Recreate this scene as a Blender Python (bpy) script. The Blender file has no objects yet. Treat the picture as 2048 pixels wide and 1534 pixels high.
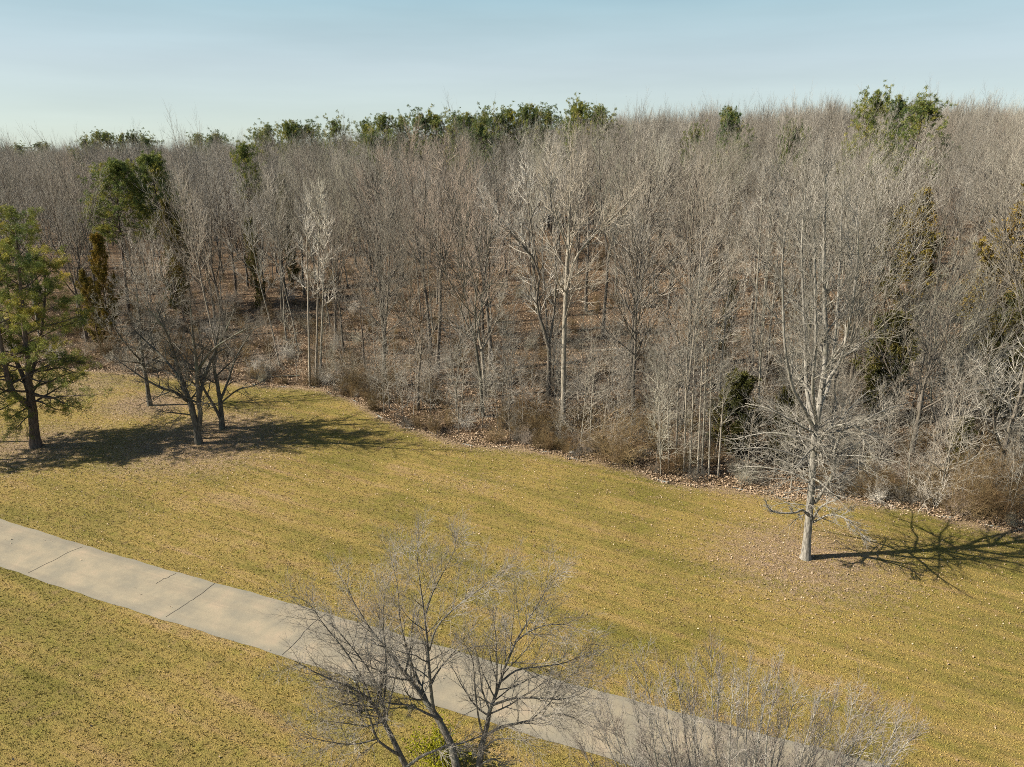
import bpy, math
import numpy as np
from math import radians as R_

# ------------------------------------------------------------------ camera, sky, sun
CAM_H = 22.0
PITCH = R_(19.0)
FPX = 1365.0                      # focal length for a 2048 px wide picture
SUN_EL, SUN_AZ = R_(38.0), R_(6.0)   # light travels towards +x, slightly +y

scene = bpy.context.scene
col = scene.collection
cam_d = bpy.data.cameras.new('camera')
cam_d.sensor_width = 36.0
cam_d.lens = FPX / 2048 * 36.0
cam_d.clip_start = 0.5
cam_d.clip_end = 6000
cam = bpy.data.objects.new('camera', cam_d)
cam.location = (0, 0, CAM_H)
cam.rotation_euler = (math.pi/2 - PITCH, 0, 0)
col.objects.link(cam)
scene.camera = cam

w = bpy.data.worlds.new("World")
scene.world = w
w.use_nodes = True
wn, wl = w.node_tree.nodes, w.node_tree.links
sky = wn.new('ShaderNodeTexSky')
sky.sky_type = 'NISHITA'
sky.sun_disc = False
sky.sun_elevation = SUN_EL
sky.sun_rotation = math.atan2(-math.cos(SUN_AZ), -math.sin(SUN_AZ))
sky.altitude = 650
sky.air_density = 0.7
sky.dust_density = 1.0
sky.ozone_density = 1.6
bg = wn['Background']
bg.inputs['Strength'].default_value = 0.094
tint = wn.new('ShaderNodeMix'); tint.data_type = 'RGBA'; tint.blend_type = 'MULTIPLY'
tint.inputs[0].default_value = 1.0
tint.inputs[7].default_value = (0.72, 0.78, 0.72, 1)
wl.new(sky.outputs[0], tint.inputs[6])
# pale winter haze low in the sky
tc = wn.new('ShaderNodeTexCoord'); sx_ = wn.new('ShaderNodeSeparateXYZ'); wl.new(tc.outputs['Generated'], sx_.inputs[0])
hz = wn.new('ShaderNodeValToRGB'); wl.new(sx_.outputs[2], hz.inputs[0])
for k_, (p_, c_) in enumerate(((0.0, (.90, .985, .87)), (0.10, (.78, .90, .915)), (0.19, (.56, .82, .88)), (0.6, (.38, .62, .80)))):
    e_ = hz.color_ramp.elements[k_] if k_ < 2 else hz.color_ramp.elements.new(p_)
    e_.position = p_; e_.color = (*c_, 1)
cl = wn.new('ShaderNodeTexNoise'); mp_ = wn.new('ShaderNodeMapping'); mp_.inputs['Scale'].default_value = (1.5, 1.5, 14)
wl.new(tc.outputs['Generated'], mp_.inputs[0]); wl.new(mp_.outputs[0], cl.inputs['Vector']); cl.inputs['Scale'].default_value = 2.2; cl.inputs['Detail'].default_value = 4
clr = wn.new('ShaderNodeMapRange'); wl.new(cl.outputs['Fac'], clr.inputs[0])
clr.inputs[1].default_value = 0.3; clr.inputs[2].default_value = 0.7; clr.inputs[3].default_value = 3.7; clr.inputs[4].default_value = 4.1
hs_ = wn.new('ShaderNodeVectorMath'); hs_.operation = 'SCALE'; wl.new(hz.outputs[0], hs_.inputs[0]); wl.new(clr.outputs[0], hs_.inputs['Scale'])
hf = wn.new('ShaderNodeMapRange'); wl.new(sx_.outputs[2], hf.inputs[0])
hf.inputs[1].default_value = 0.16; hf.inputs[2].default_value = 0.42; hf.inputs[3].default_value = 0.8; hf.inputs[4].default_value = 0.0
hm = wn.new('ShaderNodeMix'); hm.data_type = 'RGBA'; wl.new(hf.outputs[0], hm.inputs[0]); wl.new(tint.outputs[2], hm.inputs[6]); wl.new(hs_.outputs[0], hm.inputs[7])
wl.new(hm.outputs[2], bg.inputs['Color'])

sun_d = bpy.data.lights.new('sun', 'SUN')
sun_d.energy = 5.0
sun_d.angle = R_(0.5)
sun_d.color = (1.0, 0.91, 0.76)
sun = bpy.data.objects.new('sun', sun_d)
ld = np.array([math.cos(SUN_AZ)*math.cos(SUN_EL), math.sin(SUN_AZ)*math.cos(SUN_EL), -math.sin(SUN_EL)])
from mathutils import Vector
sun.rotation_euler = Vector(ld).to_track_quat('-Z', 'Y').to_euler()
sun.location = (-60, 0, 60)
col.objects.link(sun)

scene.view_settings.view_transform = 'Standard'
scene.view_settings.look = 'None'
scene.view_settings.exposure = 1.08
scene.view_settings.gamma = 1.0
scene.view_settings.use_curve_mapping = False
cy = scene.cycles
cy.max_bounces = 3
cy.diffuse_bounces = 1
cy.glossy_bounces = 1
cy.transmission_bounces = 1
cy.transparent_max_bounces = 2
cy.use_denoising = False
cy.pixel_filter_type = 'BLACKMAN_HARRIS'
cy.filter_width = 0.95
scene.render.use_persistent_data = False

# ------------------------------------------------------------------ helpers: camera geometry, terrain
cp, sp = math.cos(PITCH), math.sin(PITCH)
def at(px, py, Y):
    """world point seen at photo pixel (2048 wide) at distance Y"""
    u, v = px - 1024.0, py - 767.0
    dz = -FPX*sp - v*cp
    dy = FPX*cp - v*sp
    t = Y/dy
    return np.array([u*t, Y, CAM_H + dz*t])
def gnd0(px, py):
    u, v = px - 1024.0, py - 767.0
    dz = -FPX*sp - v*cp
    dy = FPX*cp - v*sp
    t = CAM_H/-dz
    return np.array([u*t, dy*t])

EDGE_PX = [(60, 728), (230, 745), (540, 768), (640, 775), (700, 797), (760, 832), (900, 880), (1100, 905), (1250, 935),
           (1330, 960), (1540, 985), (1700, 1000), (1830, 1012), (1900, 1040), (2048, 1062)]
EDGE = np.array([gnd0(*p) for p in EDGE_PX])
EDGE = np.vstack([[(-400, 92), (-75, 78)], EDGE, [(45, 33.5), (400, 10)]])
def edge_y(x):
    x = np.asarray(x, float)
    e = np.interp(x, EDGE[:, 0], EDGE[:, 1])
    return e + 0.35*np.sin(x*0.9+1) + 0.25*np.sin(x*2.3)
def sstep(a, b, x):
    t = np.clip((np.asarray(x, float)-a)/(b-a), 0, 1)
    return t*t*(3-2*t)
def height(x, y):
    x = np.asarray(x, float); y = np.asarray(y, float)
    e = np.interp(x, EDGE[:, 0], EDGE[:, 1])
    d = y - e
    wx = 0.22 + 0.78*sstep(-70, 40, x)
    hill = 8.5*wx*sstep(-2, 105, d) + 3.0*sstep(90, 240, d)*sstep(-20, 60, x)
    far = -5.0*sstep(160, 500, d)*(1-sstep(-150, 60, x))
    und = 0.10*np.sin(x*0.21+0.5)*np.sin(y*0.17) + 0.5*np.sin(x*0.07+2)*np.sin(y*0.055+1)*sstep(2, 40, d)
    und = und + 0.16*np.sin(x*0.5+y*0.3)*np.sin(y*0.43-x*0.2)*sstep(1, 12, d)
    return hill + far + und

rng = np.random.default_rng(7)

def norm(v):
    return v/np.maximum(np.linalg.norm(v, axis=-1, keepdims=True), 1e-9)

# ------------------------------------------------------------------ helpers: objects
def make_mesh(name, V, F, mat=None, smooth=False):
    """V (n,3); F list of (m,k) int arrays"""
    me = bpy.data.meshes.new(name)
    V = np.ascontiguousarray(V, dtype=np.float32)
    if not isinstance(F, (list, tuple)):
        F = [F]
    F = [f for f in F if len(f)]
    tot = np.concatenate([np.full(len(f), f.shape[1], np.int32) for f in F])
    idx = np.concatenate([f.reshape(-1) for f in F]).astype(np.int32)
    start = np.concatenate([[0], np.cumsum(tot)[:-1]]).astype(np.int32)
    me.vertices.add(len(V)); me.vertices.foreach_set('co', V.reshape(-1))
    me.loops.add(len(idx)); me.loops.foreach_set('vertex_index', idx)
    me.polygons.add(len(tot)); me.polygons.foreach_set('loop_start', start)
    me.polygons.foreach_set('loop_total', tot)
    if smooth:
        me.polygons.foreach_set('use_smooth', np.ones(len(tot), bool))
    me.update(calc_edges=True)
    if mat: me.materials.append(mat)
    return me
def link(name, data, parent=None, loc=(0, 0, 0), rz=0.0, sc=1.0):
    o = bpy.data.objects.new(name, data)
    col.objects.link(o)
    o.location = loc; o.rotation_euler = (0, 0, rz); o.scale = (sc, sc, sc)
    if parent: o.parent = parent
    return o
def tag(o, label=None, cat=None, group=None, kind=None):
    if label: o['label'] = label
    if cat: o['category'] = cat
    if group: o['group'] = group
    if kind: o['kind'] = kind
    return o

class Buf:
    """collects geometry for one mesh"""
    def __init__(s): s.V = []; s.F3 = []; s.F4 = []; s.n = 0
    def add(s, V, F4=None, F3=None):
        s.V.append(V)
        if F4 is not None: s.F4.append(F4 + s.n)
        if F3 is not None: s.F3.append(F3 + s.n)
        s.n += len(V)
    def tubes(s, P, R, sides=3):
        N, K, _ = P.shape
        T = np.empty_like(P)
        T[:, 1:-1] = P[:, 2:] - P[:, :-2]; T[:, 0] = P[:, 1]-P[:, 0]; T[:, -1] = P[:, -1]-P[:, -2]
        T = norm(T)
        ref = np.where(np.abs(T[:, :1, 2:3]) > 0.8, np.array([1.0, 0.1, 0])[None, None], np.array([0, 0.1, 1.0])[None, None])
        ref = np.broadcast_to(ref, T.shape)
        n1 = norm(np.cross(T, ref)); n2 = np.cross(T, n1)
        a = np.arange(sides)*2*np.pi/sides
        ring = P[:, :, None] + R[:, :, None, None]*(np.cos(a)[None, None, :, None]*n1[:, :, None] + np.sin(a)[None, None, :, None]*n2[:, :, None])
        V = ring.reshape(-1, 3)
        base = (np.arange(N)[:, None, None]*K + np.arange(K-1)[None, :, None])*sides
        j = np.arange(sides)[None, None]; j2 = (j+1) % sides
        F = np.stack([base+j, base+j2, base+sides+j2, base+sides+j], -1).reshape(-1, 4)
        s.add(V, F4=F)
    def tris(s, A, B, C):
        n = len(A)
        V = np.stack([A, B, C], 1).reshape(-1, 3)
        s.add(V, F3=np.arange(3*n).reshape(-1, 3))
    def mesh(s, name, mat, smooth=False):
        F = []
        if s.F4: F.append(np.concatenate(s.F4))
        if s.F3: F.append(np.concatenate(s.F3))
        return make_mesh(name, np.concatenate(s.V), F, mat, smooth)

# ------------------------------------------------------------------ helpers: growing branches
def grow(g, P0, D0, L, R0, K, wig, trop, rtip=0.3):
    N = len(P0)
    p, d = P0.astype(float), norm(D0)
    P = [p]
    trop = np.broadcast_to(np.asarray(trop, float), (N,))
    for k in range(K-1):
        p = p + d*(L/(K-1))[:, None]
        P.append(p)
        d = norm(d + wig*g.standard_normal((N, 3)) + np.stack([0*trop, 0*trop, trop], 1))
    t = np.linspace(0, 1, K)
    return np.stack(P, 1), R0[:, None]*(1-(1-rtip)*t)[None]
def spawn(g, P, R, n, t0, t1, ang, Lf, rf, K, wig, trop, fade=0.4, rmin=0.006, rmax=9, asp=0.25, rtip=0.3, Labs=False, shape=None):
    """n children on every parent polyline"""
    N, Kp, _ = P.shape
    u = (np.arange(n)[None] + g.random((N, n)))/n
    t = t0 + (t1-t0)*u
    x = t*(Kp-1)
    i = np.minimum(x.astype(int), Kp-2); f = (x-i)[..., None]
    r_ = np.arange(N)[:, None]
    A, B = P[r_, i], P[r_, i+1]
    pos = A*(1-f)+B*f
    tan = norm(B-A)
    rad = R[r_, i]*(1-f[..., 0]) + R[r_, i+1]*f[..., 0]
    az = g.random((N, 1))*6.283 + np.arange(n)[None]*2.399 + 0.5*g.standard_normal((N, n))
    ref = np.where(np.abs(tan[..., 2:3]) > 0.85, np.array([1.0, 0, 0]), np.array([0, 0, 1.0]))
    n1 = norm(np.cross(tan, ref)); n2 = np.cross(tan, n1)
    perp = np.cos(az)[..., None]*n1 + np.sin(az)[..., None]*n2
    a = np.radians(ang[0] + (ang[1]-ang[0])*u + 8*g.standard_normal((N, n)))
    D = np.cos(a)[..., None]*tan + np.sin(a)[..., None]*perp
    if Labs: L = np.full((N, n), float(Lf))
    else:
        pl = np.linalg.norm(np.diff(P, axis=1), axis=2).sum(1)
        L = Lf*pl[:, None]*np.ones((N, n))
    if shape is not None: L = L*shape(u)
    else: L = L*(1-fade*u)
    L = L*(1-asp+2*asp*g.random((N, n)))
    r0 = np.clip(rad*rf, rmin, rmax)
    r0 = np.minimum(r0, rad*0.95+0.001)
    M = N*n
    return grow(g, pos.reshape(M, 3), D.reshape(M, 3), L.reshape(M), r0.reshape(M), K, wig, trop, rtip)

def smooth_path(pts, K):
    """pts (m,4): xyz radius -> Catmull-Rom resample"""
    pts = np.asarray(pts, float)
    m = len(pts)
    if m == 2: pts = np.vstack([pts[0], (pts[0]+pts[1])/2, pts[1]]); m = 3
    x = np.linspace(0, m-1, K)
    i = np.minimum(x.astype(int), m-2); f = (x-i)[:, None]
    e = np.vstack([2*pts[0]-pts[1], pts, 2*pts[-1]-pts[-2]])
    p0, p1, p2, p3 = e[i], e[i+1], e[i+2], e[i+3]
    o = 0.5*((2*p1)+(-p0+p2)*f+(2*p0-5*p1+4*p2-p3)*f*f+(-p0+3*p1-3*p2+p3)*f**3)
    o[:, 3] = np.maximum(o[:, 3], 0.004)
    return o[:, :3], o[:, 3]

# ------------------------------------------------------------------ materials
def new_mat(name):
    m = bpy.data.materials.new(name); m.use_nodes = True
    nt = m.node_tree
    b = nt.nodes['Principled BSDF']
    b.inputs['Roughness'].default_value = 0.9
    b.inputs['Specular IOR Level'].default_value = 0.15
    return m, nt, b
class NB:
    def __init__(s, nt): s.nt = nt; s.N = nt.nodes; s.L = nt.links
    def pos(s):
        return s.N.new('ShaderNodeNewGeometry').outputs['Position']
    def obj(s):
        return s.N.new('ShaderNodeTexCoord').outputs['Object']
    def mapping(s, v, scale=(1, 1, 1), rot=(0, 0, 0)):
        n = s.N.new('ShaderNodeMapping'); s.L.new(v, n.inputs[0])
        n.inputs['Scale'].default_value = scale; n.inputs['Rotation'].default_value = rot
        return n.outputs[0]
    def streaks(s, v, deg, scale):
        return s.mapping(s.mapping(v, rot=(0, 0, R_(deg))), scale)
    def noise(s, v, scale, detail=3, rough=0.55, dist=0.0):
        n = s.N.new('ShaderNodeTexNoise'); s.L.new(v, n.inputs['Vector'])
        n.inputs['Scale'].default_value = scale; n.inputs['Detail'].default_value = detail
        n.inputs['Roughness'].default_value = rough; n.inputs['Distortion'].default_value = dist
        return n.outputs['Fac']
    def ramp(s, f, stops):
        n = s.N.new('ShaderNodeValToRGB'); s.L.new(f, n.inputs[0])
        r = n.color_ramp
        while len(r.elements) < len(stops): r.elements.new(0.5)
        for e, (p, c) in zip(r.elements, stops):
            e.position = p; e.color = (*c, 1) if len(c) == 3 else c
        return n.outputs[0]
    def fac(s, f, a, b):
        n = s.N.new('ShaderNodeMapRange'); s.L.new(f, n.inputs[0])
        n.inputs[1].default_value = a; n.inputs[2].default_value = b
        return n.outputs[0]
    def mix(s, f, a, b, mode='MIX'):
        n = s.N.new('ShaderNodeMix'); n.data_type = 'RGBA'; n.blend_type = mode
        for inp, val in ((0, f), (6, a), (7, b)):
            if isinstance(val, (int, float)): n.inputs[inp].default_value = val
            elif isinstance(val, tuple): n.inputs[inp].default_value = (*val, 1)
            else: s.L.new(val, n.inputs[inp])
        return n.outputs[2]
    def math(s, op, a, b=0.0):
        n = s.N.new('ShaderNodeMath'); n.operation = op
        for i, val in enumerate((a, b)):
            if isinstance(val, (int, float)): n.inputs[i].default_value = val
            else: s.L.new(val, n.inputs[i])
        return n.outputs[0]
    def attr(s, name):
        n = s.N.new('ShaderNodeAttribute'); n.attribute_name = name
        return n.outputs['Fac']
    def rand(s):
        return s.N.new('ShaderNodeObjectInfo').outputs['Random']
    def bump(s, b, h, dist, strength=1.0):
        n = s.N.new('ShaderNodeBump'); s.L.new(h, n.inputs['Height'])
        n.inputs['Distance'].default_value = dist; n.inputs['Strength'].default_value = strength
        s.L.new(n.outputs[0], b.inputs['Normal'])

def bark_mat(name, dark, light, moss=(0.16, 0.17, 0.10), mossamt=0.25, tintr=0.0, scale=1.0):
    m, nt, b = new_mat(name); q = NB(nt)
    o = q.obj()
    f1 = q.noise(q.mapping(o, (9*scale, 9*scale, 1.6*scale)), 1.6, 4, 0.65)
    c = q.ramp(f1, [(0.32, dark), (0.62, light)])
    f2 = q.fac(q.noise(o, 0.9*scale, 3), 0.52, 0.68)
    c = q.mix(q.math('MULTIPLY', f2, mossamt), c, moss)
    if tintr:
        r = q.rand()
        t = q.ramp(r, [(0.0, (0.80, 0.70, 0.66)), (0.35, (0.95, 0.92, 0.90)), (0.7, (1.12, 1.04, 0.98)), (1.0, (0.78, 0.80, 0.76))])
        c = q.mix(tintr, c, t, 'MULTIPLY')
    nt.links.new(c, b.inputs['Base Color'])
    q.bump(b, f1, 0.03)
    return m
M = {}
M['bark'] = bark_mat('grey_bark', (0.05, 0.045, 0.038), (0.25, 0.23, 0.195), tintr=1.0)
M['bark_pale'] = bark_mat('pale_bark', (0.12, 0.11, 0.09), (0.42, 0.39, 0.33), tintr=0.6)
M['bark_mid'] = bark_mat('lone_tree_bark', (0.09, 0.082, 0.07), (0.38, 0.355, 0.31))
M['bark_dark'] = bark_mat('dark_bark', (0.045, 0.04, 0.032), (0.19, 0.175, 0.145), mossamt=0.5, moss=(0.20, 0.22, 0.15))
M['bark_pine'] = bark_mat('pine_bark', (0.06, 0.042, 0.035), (0.19, 0.145, 0.115), mossamt=0.15)
M['bark_front'] = bark_mat('front_bark', (0.05, 0.042, 0.035), (0.26, 0.235, 0.20), mossamt=0.5, moss=(0.3, 0.3, 0.24), scale=2.0)
M['bark_silver'] = bark_mat('silver_bark', (0.16, 0.145, 0.12), (0.50, 0.47, 0.41), scale=2.0, mossamt=0.2)
def twig_mat(name, a, b_, var=1.0):
    m, nt, b = new_mat(name); q = NB(nt)
    f = q.noise(q.obj(), 0.8, 3)
    c = q.ramp(f, [(0.35, a), (0.65, b_)])
    if var:
        t = q.ramp(q.rand(), [(0.0, (0.95, 0.78, 0.68)), (0.18, (0.55, 0.54, 0.49)), (0.36, (1.1, 1.07, 1.02)), (0.5, (1.45, 1.40, 1.32)), (0.64, (0.90, 0.82, 0.72)), (0.8, (0.48, 0.47, 0.42)), (0.9, (0.75, 0.75, 0.62)), (1.0, (1.2, 1.17, 1.05))])
        c = q.mix(var, c, t, 'MULTIPLY')
    nt.links.new(c, b.inputs['Base Color'])
    return m
M['twig'] = twig_mat('grey_twigs', (0.40, 0.38, 0.345), (0.66, 0.635, 0.585))
M['twig_pale'] = twig_mat('pale_twigs', (0.34, 0.32, 0.285), (0.52, 0.495, 0.445), 0.6)
M['twig_front'] = twig_mat('front_twigs', (0.22, 0.19, 0.155), (0.46, 0.42, 0.36), 0)
M['twig_dark'] = twig_mat('lawn_tree_twigs', (0.13, 0.115, 0.095), (0.27, 0.245, 0.205), 0.3)
M['twig_silver'] = twig_mat('silver_twigs', (0.20, 0.155, 0.13), (0.47, 0.43, 0.38), 0)
M['brush'] = twig_mat('brown_brush', (0.17, 0.115, 0.06), (0.30, 0.235, 0.13), 0.8)

def leaf_mat(name, cols, scale=2.0, transl=0.25, var=0.5):
    m, nt, b = new_mat(name); q = NB(nt)
    f = q.noise(q.obj(), scale, 3, 0.6)
    c = q.ramp(f, list(zip(np.linspace(0.3, 0.7, len(cols)), cols)))
    if var:
        t = q.ramp(q.rand(), [(0.0, (0.8, 0.85, 0.9)), (0.5, (1, 1, 1)), (1.0, (1.25, 1.12, 0.8))])
        c = q.mix(var, c, t, 'MULTIPLY')
    nt.links.new(c, b.inputs['Base Color'])
    b.inputs['Roughness'].default_value = 0.6
    if transl:
        tr = nt.nodes.new('ShaderNodeBsdfTranslucent'); mx = nt.nodes.new('ShaderNodeMixShader')
        nt.links.new(c, tr.inputs[0]); mx.inputs[0].default_value = transl
        nt.links.new(b.outputs[0], mx.inputs[1]); nt.links.new(tr.outputs[0], mx.inputs[2])
        nt.links.new(mx.outputs[0], nt.nodes['Material Output'].inputs[0])
    return m
M['needle'] = leaf_mat('pine_needles', [(0.05, 0.085, 0.035), (0.14, 0.165, 0.04), (0.34, 0.29, 0.055)], 0.5)
M['needle_far'] = leaf_mat('far_pine_needles', [(0.045, 0.085, 0.045), (0.11, 0.145, 0.045), (0.26, 0.23, 0.05)], 0.4)
M['cedar'] = leaf_mat('cedar_leaves', [(0.05, 0.065, 0.018), (0.12, 0.11, 0.03), (0.20, 0.14, 0.035)], 0.5)
M['cedar_gold'] = leaf_mat('golden_cedar_leaves', [(0.13, 0.12, 0.025), (0.22, 0.17, 0.035), (0.32, 0.20, 0.04)], 0.5)
M['euonymus'] = leaf_mat('yellow_green_leaves', [(0.30, 0.32, 0.02), (0.52, 0.48, 0.03)], 1.5, var=0)
M['leaf'] = leaf_mat('fallen_leaves', [(0.12, 0.078, 0.048), (0.34, 0.24, 0.155), (0.66, 0.52, 0.38)], 5.0, 0, 0)

# ground colours
def lawn_color(q):
    p = q.pos()
    a = q.noise(p, 0.09, 4, 0.6)
    st = q.noise(q.streaks(p, 27, (0.07, 0.9, 1)), 1.0, 4, 0.65, 0.4)
    st2 = q.noise(q.streaks(p, 25, (0.14, 2.4, 1)), 1.0, 3, 0.6, 0.3)
    md = q.noise(p, 1.3, 4, 0.65)
    fn = q.noise(p, 20.0, 3, 0.7)
    mixf = q.math('ADD', q.math('MULTIPLY', a, 0.42), q.math('ADD', q.math('MULTIPLY', st, 0.38), q.math('MULTIPLY', st2, 0.20)))
    c = q.ramp(mixf, [(0.38, (0.185, 0.165, 0.036)), (0.47, (0.27, 0.215, 0.062)), (0.54, (0.36, 0.265, 0.082)), (0.63, (0.44, 0.31, 0.15))])
    c = q.mix(q.math('MULTIPLY', q.fac(st, 0.56, 0.72), 0.45), c, (0.27, 0.18, 0.085))
    c = q.mix(q.math('MULTIPLY', q.fac(md, 0.55, 0.75), 0.6), c, (0.30, 0.20, 0.11))
    c = q.mix(q.math('MULTIPLY', q.fac(md, 0.48, 0.28), 0.5), c, (0.25, 0.24, 0.045))
    sep = q.N.new('ShaderNodeSeparateXYZ'); q.L.new(p, sep.inputs[0])
    lt = q.noise(p, 3.0, 4, 0.7)
    litter = q.attr('litter')
    lf = q.fac(q.math('ADD', litter, q.math('MULTIPLY', q.math('SUBTRACT', lt, 0.5), 1.1)), 0.35, 0.75)
    lc = q.ramp(q.noise(p, 11.0, 3, 0.7), [(0.35, (0.17, 0.115, 0.075)), (0.5, (0.33, 0.235, 0.16)), (0.66, (0.52, 0.40, 0.29))])
    c = q.mix(q.math('MULTIPLY', lf, 0.85), c, lc)
    sp_ = q.ramp(fn, [(0.34, (0.38, 0.36, 0.36)), (0.46, (0.94, 0.94, 0.94)), (0.64, (1.4, 1.37, 1.35))])
    c = q.mix(0.85, c, sp_, 'MULTIPLY')
    return c, p, fn, md
m, nt, b = new_mat('lawn_grass'); q = NB(nt)
c, p, fn, md = lawn_color(q); nt.links.new(c, b.inputs['Base Color'])
h = q.math('ADD', q.math('MULTIPLY', fn, 1.0), q.math('MULTIPLY', q.noise(p, 45.0, 2), 0.5))
q.bump(b, h, 0.10); M['lawn'] = m
m, nt, b = new_mat('grass_blades'); q = NB(nt)
c, p, fn, md = lawn_color(q); nt.links.new(c, b.inputs['Base Color']); M['blades'] = m

m, nt, b = new_mat('forest_floor_leaves'); q = NB(nt)
p = q.pos()
f = q.noise(p, 5.0, 5, 0.75); f2 = q.noise(p, 0.35, 4, 0.6)
c = q.ramp(f, [(0.30, (0.035, 0.024, 0.016)), (0.45, (0.12, 0.08, 0.048)), (0.58, (0.24, 0.165, 0.10)), (0.72, (0.42, 0.31, 0.21))])
c = q.mix(q.math('MULTIPLY', q.fac(f2, 0.5, 0.7), 0.5), c, (0.17, 0.095, 0.05))
nt.links.new(c, b.inputs['Base Color'])
q.bump(b, f, 0.22); M['floor'] = m

m, nt, b = new_mat('worn_asphalt'); q = NB(nt)
p = q.pos()
f = q.noise(p, 0.7, 5, 0.6); g_ = q.noise(p, 60, 3, 0.7)
c = q.ramp(f, [(0.35, (0.26, 0.235, 0.18)), (0.55, (0.33, 0.285, 0.205)), (0.7, (0.39, 0.315, 0.225))])
ac = q.attr('across')
ed = q.fac(q.math('ADD', q.math('ABSOLUTE', q.math('SUBTRACT', ac, 0.5)), q.math('MULTIPLY', q.noise(p, 1.2, 4), 0.12)), 0.43, 0.58)
c = q.mix(q.math('MULTIPLY', ed, 0.55), c, (0.19, 0.19, 0.165))
stx = q.noise(q.streaks(p, 22, (0.10, 2.2, 1)), 1.0, 4)
c = q.mix(q.math('MULTIPLY', q.fac(stx, 0.45, 0.7), 0.5), c, (0.23, 0.20, 0.155))
c = q.mix(0.5, c, q.ramp(g_, [(0.35, (0.6, 0.6, 0.6)), (0.6, (1.15, 1.15, 1.15))]), 'MULTIPLY')
nt.links.new(c, b.inputs['Base Color']); q.bump(b, g_, 0.01); M['road'] = m
m, nt, b = new_mat('tar_crack'); b.inputs['Base Color'].default_value = (0.035, 0.032, 0.03, 1); M['crack'] = m
m, nt, b = new_mat('black_metal'); q = NB(nt)
nt.links.new(q.ramp(q.noise(q.obj(), 12, 3), [(0.3, (0.02, 0.022, 0.024)), (0.7, (0.05, 0.052, 0.05))]), b.inputs['Base Color'])
b.inputs['Roughness'].default_value = 0.5; b.inputs['Metallic'].default_value = 0.6; M['black'] = m
m, nt, b = new_mat('frosted_glass'); b.inputs['Base Color'].default_value = (0.55, 0.56, 0.53, 1); b.inputs['Roughness'].default_value = 0.3; M['glass'] = m
m, nt, b = new_mat('white_stone'); q = NB(nt)
nt.links.new(q.ramp(q.noise(q.obj(), 6, 3), [(0.3, (0.5, 0.48, 0.45)), (0.7, (0.8, 0.78, 0.74))]), b.inputs['Base Color']); M['stone'] = m

# the measured surface colours above are slightly too light for this exposure
for m in list(bpy.data.materials):
    nt = m.node_tree; b = nt.nodes['Principled BSDF']; i_ = b.inputs['Base Color']
    if i_.is_linked:
        src = i_.links[0].from_socket
        hs = nt.nodes.new('ShaderNodeHueSaturation')
        hs.inputs['Value'].default_value = {'pine_needles': 1.15, 'far_pine_needles': 1.1}.get(m.name, 0.84)
        tos = [l.to_socket for l in src.links if l.to_node.type in ('BSDF_PRINCIPLED', 'BSDF_TRANSLUCENT')]
        nt.links.new(src, hs.inputs['Color'])
        for t_ in tos: nt.links.new(hs.outputs[0], t_)

# ------------------------------------------------------------------ ground
TREE_SPOTS = []       # (x, y, r) leaf litter under lawn trees
for px, py, r in ((1607, 1117, 6.0), (398, 887, 8), (444, 857, 6), (300, 808, 5), (72, 893, 7)):
    x, y = gnd0(px, py); TREE_SPOTS.append((x, y, r))
def litter_at(x, y):
    e = np.interp(x, EDGE[:, 0], EDGE[:, 1])
    d = e - y
    l = 0.95*np.exp(-np.maximum(d, 0)/1.6)
    l = np.maximum(l, 0.42*np.exp(-np.maximum(d, 0)/7.0))
    # under the lone tree the leaves lie west and south-west of the trunk
    for (tx, ty, r), k in zip(TREE_SPOTS, (0.75, 0.78, 0.75, 0.8, 0.72)):
        l = np.maximum(l, k*np.exp(-(((x-tx)/(r*1.25))**2 + ((y-ty)/r)**2)))
    l = np.maximum(l, 0.6*np.exp(-(((x+44)/14)**2 + ((y-63)/8)**2)))
    l = np.maximum(l, 0.42*np.exp(-(((x+2.5)/6.5)**2 + ((y-42.5)/2.6)**2)))
    return l
def grid_mesh(xs, ys_fn, nv, name, mat, attrs=None):
    nx = len(xs)
    X = np.repeat(np.asarray(xs)[:, None], nv, 1)
    Y = ys_fn(X)
    Z = height(X, Y)
    V = np.stack([X, Y, Z], -1).reshape(-1, 3)
    i = (np.arange(nx-1)[:, None]*nv + np.arange(nv-1)[None])
    F = np.stack([i, i+nv, i+nv+1, i+1], -1).reshape(-1, 4)
    me = make_mesh(name, V, F, mat, True)
    return me, V
nv = 160
v01 = np.linspace(0, 1, nv)[None]
xs = np.concatenate([np.linspace(-500, -80, 43)[:-1], np.arange(-80, 60, 0.5), np.linspace(60, 500, 45)])
me, V = grid_mesh(xs, lambda X: -30 + (edge_y(X)+30)*v01, nv, 'lawn', M['lawn'])
at_ = me.attributes.new('litter', 'FLOAT', 'POINT'); at_.data.foreach_set('value', litter_at(V[:, 0], V[:, 1]).astype(np.float32))
tag(link('lawn', me), 'mown winter lawn, olive green and straw coloured with drifts of leaves', kind='structure')
nv2 = 200
w01 = np.linspace(0, 1, nv2)[None]**2.2
xs2 = np.concatenate([np.linspace(-2500, -120, 60)[:-1], np.arange(-120, 130, 1.0), np.linspace(130, 2500, 60)])
me, V = grid_mesh(xs2, lambda X: edge_y(X) + (2600-edge_y(X))*w01, nv2, 'forest_floor', M['floor'])
tag(link('forest_floor', me), 'woodland ground covered in brown fallen leaves', kind='structure')

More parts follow.
